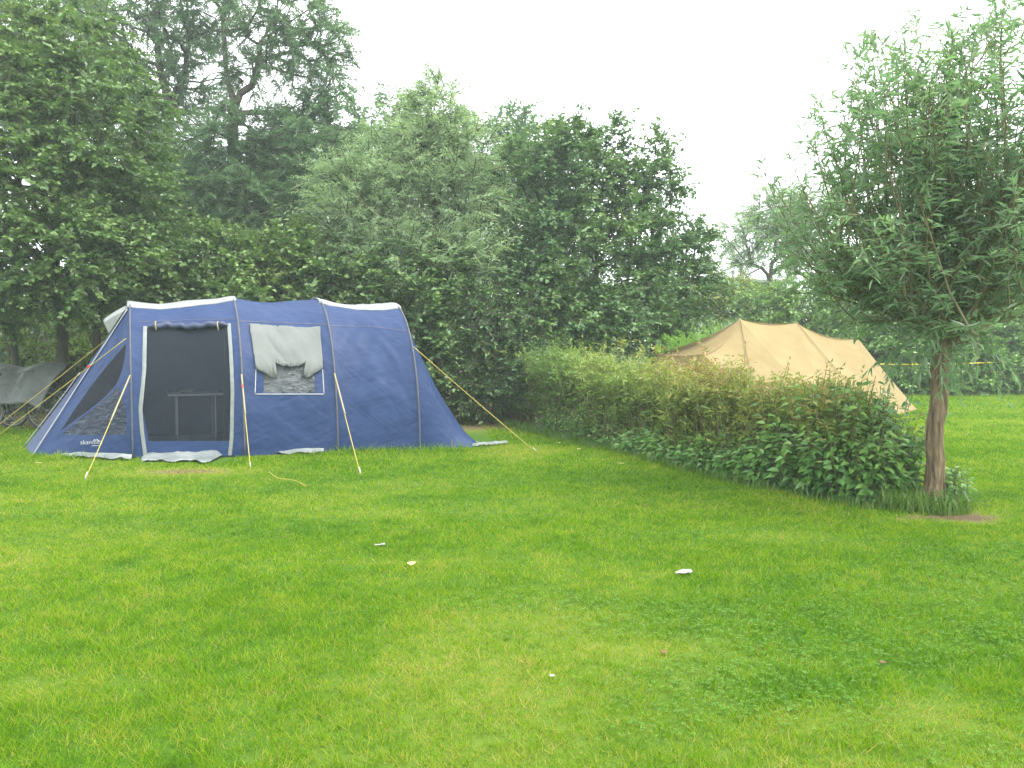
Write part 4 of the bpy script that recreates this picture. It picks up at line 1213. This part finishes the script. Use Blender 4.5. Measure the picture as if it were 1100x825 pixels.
# tall feathery trees
tree('feathery_tree', 'very tall feathery tree with a forked trunk, left of its pair', 'tree', 203,
     [np.concatenate([trunk_path(gp(178, 23), P(180, 145, 23), 9, .1, rg), trunk_path(P(182, 120, 23), P(166, 20, 23), 5, .1, rg)]),
      trunk_path(P(181, 140, 23), P(205, 40, 23.2), 6, .1, rg)],
     [cl(140, 20, 23, 1.9, 1.4, 60), cl(190, -10, 23, 2.0, 1.3, 60), cl(150, 110, 23.5, 2.2, 1.2, 140), cl(210, 60, 23.5, 1.4, 1.2, 45), cl(150, 200, 22, 2.0, 1.4, 170), cl(210, 210, 22, 1.8, 1.2, 150), cl(90, 10, 24, 1.3, 1.0, 50)],
     'L_feather', .10, .20, 44, .8, .15, .3, .3, twigs=4, shell=.5, rmax=.15, bias=.2, rmin=.010)
tree('feathery_tree', 'very tall feathery tree with a forked trunk, right of its pair', 'tree', 204,
     [np.concatenate([trunk_path(gp(252, 22), P(250, 135, 22), 9, .1, rg), trunk_path(P(252, 110, 22), P(238, 10, 22), 5, .1, rg)]),
      trunk_path(P(251, 120, 22), P(290, 30, 22), 6, .1, rg)],
     [cl(250, -5, 22, 1.7, 1.2, 50), cl(315, 20, 22, 1.6, 1.3, 66), cl(335, 65, 22.3, 1.1, 1.1, 50), cl(270, 70, 22.5, 1.2, .8, 26), cl(260, 165, 22, 1.8, 1.1, 150), cl(325, 170, 22, 1.4, 1.2, 130), cl(345, 215, 21.5, 1.3, 1.1, 110), cl(280, 225, 21.5, 1.7, .9, 120), cl(340, 130, 22.5, 1.0, .7, 60)],
     'L_feather', .10, .20, 44, .8, .15, .3, .3, twigs=4, shell=.5, rmax=.15, bias=.2, rmin=.010)
# pale willow in the middle
tree('pale_willow', 'pale grey green willow with a wispy pointed top behind the tent', 'tree', 205,
     [trunk_path(gp(425, 17.5), P(432, 260, 17.5), 8, .07, rg), trunk_path(gp(470, 17.2), P(468, 220, 17.2), 8, .07, rg)],
     [cl(400, 240, 16.6, 1.1, 1.5, 170), cl(440, 190, 17, 1.2, 1.3, 170), cl(468, 140, 17, .75, .9, 80), cl(470, 105, 17, .35, .7, 30), cl(490, 220, 16.8, 1.0, 1.5, 150), cl(375, 200, 17, .8, .8, 70), cl(505, 290, 16.4, .75, 1.0, 90), cl(440, 290, 16.3, 1.3, .9, 130), cl(500, 165, 17.2, .8, .7, 60)],
     'L_pale', .085, .2, 24, .6, .4, .25, .25, twigs=3, shell=.5, rmax=.10)
# elm on the right of it
tree('broadleaf_tree', 'dark green broadleaf tree with upright top shoots left of the beige tent', 'tree', 206,
     [trunk_path(gp(640, 18.5), P(640, 260, 18.5), 8, .07, rg), trunk_path(gp(600, 18.3), P(590, 250, 18.3), 8, .07, rg), trunk_path(gp(700, 18.6), P(705, 290, 18.6), 7, .07, rg)],
     [cl(570, 215, 18, 1.3, 1.3, 150), cl(630, 190, 18.5, 1.2, 1.0, 130), cl(690, 205, 18.5, .9, .9, 90), cl(560, 300, 17.3, 1.3, 1.1, 140), cl(640, 270, 17.5, 1.6, 1.2, 190), cl(710, 275, 18, 1.1, 1.1, 120), cl(660, 335, 17.3, 1.9, .75, 170), cl(738, 312, 18, .7, .7, 60), cl(590, 160, 18.8, 1.0, .6, 60), cl(600, 345, 16.8, 1.5, .6, 110), cl(655, 160, 18.6, .5, .7, 30), cl(705, 175, 18.6, .35, .7, 24), cl(745, 260, 18.3, .4, .6, 26), cl(618, 150, 18.6, .35, .6, 20)],
     'L_elm', .074, .72, 17, .55, .35, .2, .2, twigs=3, shell=.45, rmax=.10, layered=.3)
# shrubs close behind the blue tent
tree('hazel_shrub', 'round leaved hazel bush just above the blue tent door', 'shrub', 207,
     [trunk_path(gp(255, 16.2), P(255, 330, 16.2), 5, .05, rg), trunk_path(gp(300, 16.2), P(300, 320, 16.2), 5, .05, rg)],
     [cl(250, 285, 16, .95, .75, 110), cl(305, 280, 16, .85, .7, 90), cl(330, 310, 15.8, .8, .6, 70), cl(225, 320, 15.6, .9, .5, 70), cl(280, 335, 15.4, 1.4, .6, 110), cl(190, 300, 16.2, .7, .9, 70)],
     'L_hazel', .09, .78, 12, .5, .4, .2, .2, twigs=3, tmid=.62, rmax=.05)
tree('hazel_shrub', 'leafy hazel bush filling the gap right of the blue tent roof', 'shrub', 208,
     [trunk_path(gp(395, 16), P(395, 340, 16), 5, .05, rg), trunk_path(gp(440, 15.8), P(440, 350, 15.8), 5, .05, rg)],
     [cl(390, 300, 16, .9, .7, 110), cl(440, 330, 15.6, 1.0, .7, 120), cl(455, 385, 15.5, .9, .6, 90), cl(480, 300, 16, .7, .7, 70), cl(370, 330, 16, .8, .5, 60)],
     'L_elm', .085, .74, 12, .5, .4, .2, .2, twigs=3, tmid=.55, rmax=.05)
tree('thorn_shrub', 'dark tangled shrub between the blue tent and the hedge start', 'shrub', 209,
     [trunk_path(gp(510, 15.6), P(512, 360, 15.6), 6, .05, rg), trunk_path(gp(540, 16), P(538, 350, 16), 6, .05, rg), trunk_path(gp(490, 15.8), P(488, 380, 15.8), 5, .05, rg)],
     [cl(510, 350, 15.6, .7, .7, 90), cl(545, 340, 16, .7, .7, 80), cl(500, 420, 15.2, .6, .45, 60), cl(540, 410, 15.2, .55, .45, 70), cl(560, 380, 15.6, .7, .5, 70), cl(470, 430, 15.2, .5, .4, 40)],
     'L_elm', .07, .6, 11, .4, .3, .2, .2, twigs=2, tmid=.45, rmax=.045)
tree('sapling', 'yellow green sapling in the shady gap by the hedge start', 'shrub', 210,
     [trunk_path(gp(530, 17.6), P(530, 390, 17.6), 5, .05, rg)],
     [cl(520, 400, 17.6, .8, .6, 60), cl(500, 370, 17.8, .5, .5, 30), cl(545, 375, 17.8, .5, .4, 24)],
     'L_light', .08, .7, 10, .4, .3, .2, .2, twigs=2, rmax=.03)
# hazy trees further back
far_specs = [('round topped hazy tree showing over the pale willow', [cl(415, 150, 30, 2.3, 1.9, 120), cl(390, 200, 30, 2.2, 2.2, 120), cl(460, 200, 30, 2.6, 2.4, 150), cl(440, 280, 30, 3.5, 2.2, 130)], 425, 'L_feather'),
             ('round topped hazy tree showing over the broadleaf tree', [cl(545, 165, 30, 1.8, 1.6, 110), cl(520, 230, 30, 2.6, 2.4, 150), cl(590, 230, 30, 2.5, 2.4, 150), cl(560, 310, 30, 3.5, 2.2, 130)], 550, 'L_feather'),
             ('hazy tree top peeping above the hazel at the upper left', [cl(60, 40, 27, 2.2, 1.6, 110), cl(0, 60, 27, 2.4, 2.0, 120), cl(60, 150, 27, 3.5, 3.0, 140)], 50, 'L_feather'),
             ('hazy dark tree filling the gap below the feathery pair', [cl(170, 290, 25, 2.6, 2.0, 160), cl(270, 290, 25, 2.8, 2.0, 170), cl(350, 290, 25, 2.4, 2.0, 150), cl(230, 370, 24, 4.0, 1.6, 130)], 230, 'L_elm')]
for i, (lb, cs, px, mt) in enumerate(far_specs):
    Y = cs[0][0][1]
    tree('hazy_tree', lb, 'tree', 220 + i, [trunk_path(gp(px, Y), P(px + 4, cs[1][0][2] * 0 + 250, Y), 7, .08, rg)], cs, mt, .16 if mt == 'L_feather' else .13, .45 if mt == 'L_feather' else .7, 14, .9, .25, .25, .25, twigs=3, rmax=.2, rmin=.01)
tree('grey_willow', 'open grey green willow with crooked limbs beyond the beige tent', 'tree', 230,
     [trunk_path(gp(838, 31), P(826, 296, 31), 7, .1, rg), trunk_path(P(830, 310, 31), P(800, 262, 31), 6, .1, rg), trunk_path(P(828, 300, 31), P(835, 230, 31), 6, .1, rg)],
     [cl(800, 250, 31, 1.0, .9, 60), cl(830, 225, 31, 1.2, .8, 80), cl(860, 235, 31, 1.2, 1.0, 80), cl(880, 215, 31.5, 1.5, 1.0, 90), cl(795, 285, 31, .7, .5, 30), cl(870, 280, 31, 1.2, .9, 70), cl(840, 250, 31, .9, .6, 40)],
     'L_pale', .12, .22, 20, .75, .2, .3, .3, twigs=3, rmax=.14, shell=.6)
tree('autumn_shrub', 'olive brown shrub below the grey willow, left of the pale building', 'shrub', 231,
     [trunk_path(gp(775, 28), P(775, 325, 28), 5, .05, rg)],
     [cl(765, 325, 28, 1.0, .8, 80), cl(790, 320, 28, .8, .7, 60), cl(750, 300, 28, .7, .7, 50)],
     'L_hedge', .10, .5, 12, .5, .3, .2, .2, twigs=3, tmid=.55, rmax=.05)
tree('green_shrub', 'yellow green bushy shrub behind the beige tent peaks', 'shrub', 232,
     [trunk_path(gp(835, 25), P(835, 335, 25), 5, .05, rg), trunk_path(gp(880, 25), P(880, 335, 25), 5, .05, rg)],
     [cl(830, 330, 25, 1.0, .55, 80), cl(870, 325, 25, 1.2, .8, 110), cl(910, 335, 25, 1.2, .9, 100), cl(850, 360, 24.6, 1.8, .7, 110)],
     'L_dark', .10, .55, 12, .5, .35, .2, .2, twigs=3, tmid=.75, rmax=.05)
# tall clipped bushes at the end of the far lawn
for i, (px, lb, top, rx) in enumerate([(925, 'dark green bush at the far lawn edge, behind the beige tent corner', 335, 1.5), (985, 'dark green bush at the far lawn edge, behind the willow trunk', 330, 1.5), (1040, 'dark green bush at the far lawn edge, just right of the willow trunk', 335, 1.4), (1102, 'dark green bush at the far lawn edge, at the right picture edge', 325, 1.8)]):
    tree('far_bush', lb, 'bush', 240 + i, [trunk_path(gp(px, 24.3), P(px, 370, 24.3), 5, .05, rg)],
         [cl(px, 385, 24.3, rx, .95, 230), cl(px, top + 22, 24.5, rx * .9, .7, 120), cl(px + 15, 410, 23.8, rx, .45, 110)],
         'L_dark', .105, .62, 11, .42, .3, .15, .2, twigs=3, rmax=.05, shell=.4, tmid=.6, group='bushes at the far lawn edge')
for i, (px, top, lb) in enumerate([(955, 250, 'far tree standing behind the willow crown, left of its trunk'), (1060, 235, 'far tree standing behind the willow crown, right of its trunk'), (1125, 160, 'far tall pale tree at the right picture edge, seen through the willow crown')]):
    tree('far_tree', lb, 'tree', 250 + i, [trunk_path(gp(px, 34), P(px, top + 70, 34), 6, .08, rg)],
         [cl(px, top + 30, 34, 2.0, 1.4, 110), cl(px - 20, top + 70, 34, 2.2, 1.5, 110), cl(px + 25, top + 70, 34, 2.2, 1.5, 110), cl(px, top + 110, 33, 3, 1.6, 110)],
         'L_dark' if i == 1 else 'L_pale', .17, .4, 12, .9, .25, .2, .2, twigs=3, rmax=.15, rmin=.01)
# bright reeds behind the beige tent
r = R(260); n = 3600; x = r.uniform(4.2, 7.0, n); y = r.uniform(20.8, 24.4, n)
tag(long_grass('reeds', None, np.stack([x, y], 1), 1.9, 261, 'L_reed', .016, .35), 'bright green bank of tall reeds behind the beige tent', 'reeds', kind='stuff')
# far wood closing the horizon
r = R(270); n = 52000
x = r.uniform(-62, 70, n); y = r.uniform(44, 50, n); z = r.random(n) ** .8 * (3.0 + 2.6 * fbm(x * .16, x * 0, 3) - 1.6 * np.clip((x - 8) / 6, 0, 1) * np.clip((30 - x) / 6, 0, 1))
pp = np.stack([x, y, z], 1); dd = r.normal(0, 1, (n, 3)); nn_ = np.array([0, -.6, 1]) + r.normal(0, .5, (n, 3))
tag(leaves('wood', pp, dd, nn_, .5 * r.uniform(.6, 1.3, n), .32, M['L_elm'], None, r.random(n)), 'distant belt of woodland closing the horizon', 'wood', kind='stuff')

# pale building between the trees
bd = thing('building', 'pale grey flat roofed building half hidden by trees beyond the beige tent', 'building', gp(800, 40))
xa, xb = gp(752, 40)[0], gp(838, 40)[0]; zt = P(800, 304, 40)[2]
mb = MB(); mb.box(((xa + xb) / 2, 42, zt / 2), (xb - xa, 4, zt)); mb.build('wall', M['wall'], bd, False)
mb = MB(); mb.box(((xa + xb) / 2, 41.9, zt + .08), (xb - xa + .6, 4.8, .155)); mb.build('roof', M['roof'], bd, False)
for px in (772, 800, 824):
    c = P(px, 328, 39.99); mb = MB(); mb.box(c, (.9, .06, 1.0)); wv_ = mb.build('window', M['glass'], bd, False)
    mb = MB()
    for dx in (-.48, 0, .48): mb.box(c + [dx, -.02, 0], (.06, .08, 1.1))
    mb.box(c + [0, -.022, .53], (1.02, .08, .06)); mb.box(c + [0, -.022, -.53], (1.02, .08, .06)); mb.build('frame', M['white'], wv_, False)
# yellow barrier tape along the far bushes
tpz = thing('barrier_tape', 'yellow barrier tape strung on thin stakes along the far bushes', 'tape', gp(1000, 22.5))
ya = P(938, 391, 23.05); yb = P(1072, 389, 23.05)
tt = np.linspace(0, 1, 20)[:, None]; q = ya + (yb - ya) * tt; q[:, 2] -= .04 * np.sin(np.pi * tt[:, 0])
mb = MB(); mb.grid(np.stack([q + [0, -.01, -.02], q + [0, -.012, 0], q + [0, -.01, .02]], 1)); solidify(mb.build('tape', M['tape'], tpz), .002)
for e in (ya, yb): mb = MB(); mb.tube([[e[0], e[1], 0], e + [0, 0, .06]], .018, 8); mb.build('stake', M['barkdark'], tpz)

# ------------------------------------------------------------------ litter on the lawn
def litter(name, label, cat, px, py, sx, sy, mat, seed, thick=.002, lift=.015, shape='leaf', group=None):
    c = G(px, py) ; r = R(seed); n = 9; a = r.uniform(0, 3.14)
    u, v = np.meshgrid(np.linspace(-1, 1, n), np.linspace(-1, 1, 7), indexing='ij')
    wv = (1 - np.abs(u) ** 1.8) if shape == 'leaf' else .75 + .25 * vnoise(u * 2 + seed, u * 0, seed)
    X = u * sx; Yv = v * sy * wv
    if shape == 'paper':
        X = X * (.8 + .3 * vnoise(v * 2 + 3, u * 0, seed + 5)); Yv = Yv * (.55 + .6 * vnoise(u * 1.7, u * 0 + 1, seed + 7)) + .25 * sy * np.sin(u * 2)
    Z = lift + .35 * sy * (fbm(u * 2, v * 2, seed) - .2) + .25 * sy * np.abs(v)
    ca, sa = math.cos(a), math.sin(a)
    if shape == 'paper': ca, sa = .98, .2; Z = Z + .5 * sy * (fbm(u * 2.5 + 7, v * 2.5, seed + 3) - .4)
    p = np.stack([c[0] + X * ca - Yv * sa, c[1] + X * sa + Yv * ca, Z + float(ground_z(c[0], c[1]))], -1)
    mb = MB(); mb.grid(p); o = solidify(mb.build(name, M[mat], None), thick)
    return tag(o, label, cat, group)
litter('fallen_leaf', 'large pale yellow leaf lying in the middle of the lawn', 'leaf', 442, 608, .05, .03, 'dryleaf', 1)
litter('paper_scrap', 'torn white paper scrap on the lawn below the hedge middle', 'paper', 735, 617, .062, .035, 'paper', 2, shape='paper')
litter('paper_scrap', 'small crumpled white scrap just behind the large yellow leaf', 'paper', 408, 588, .04, .02, 'paper', 3, shape='paper')
litter('fallen_leaf', 'small white leaf on the lower lawn below the paper scrap', 'leaf', 593, 733, .013, .01, 'paper', 4)
litter('fallen_leaf', 'reddish brown leaf on the lower right lawn', 'leaf', 948, 716, .02, .012, 'brownleaf', 5)
litter('fallen_leaf', 'dark brown leaf flat on a worn spot right of centre', 'leaf', 713, 706, .028, .014, 'brownleaf', 6)
litter('fallen_leaf', 'pale leaf at the far hedge foot right of the tent guy peg', 'leaf', 600, 477, .05, .03, 'dryleaf', 7)
litter('fallen_leaf', 'pale leaf in the grass below the orange flowers', 'leaf', 622, 484, .045, .03, 'dryleaf', 8)
litter('fallen_leaf', 'pale yellow leaf on open grass before the low nettles', 'leaf', 667, 500, .045, .03, 'dryleaf', 9)
litter('fallen_leaf', 'pale leaf at the left, in front of the blue tent porch', 'leaf', 41, 499, .05, .03, 'dryleaf', 10)
litter('fallen_leaf', 'brown leaf on bright grass between hedge and paper scrap', 'leaf', 693, 546, .03, .02, 'brownleaf', 11)
litter('fallen_leaf', 'yellowed leaf under the nettles, nearer the willow trunk', 'leaf', 953, 531, .05, .035, 'dryleaf', 12, lift=.14)
litter('fallen_leaf', 'yellowed leaf under the nettles, farther from the willow trunk', 'leaf', 946, 529, .045, .04, 'dryleaf', 13, lift=.16)
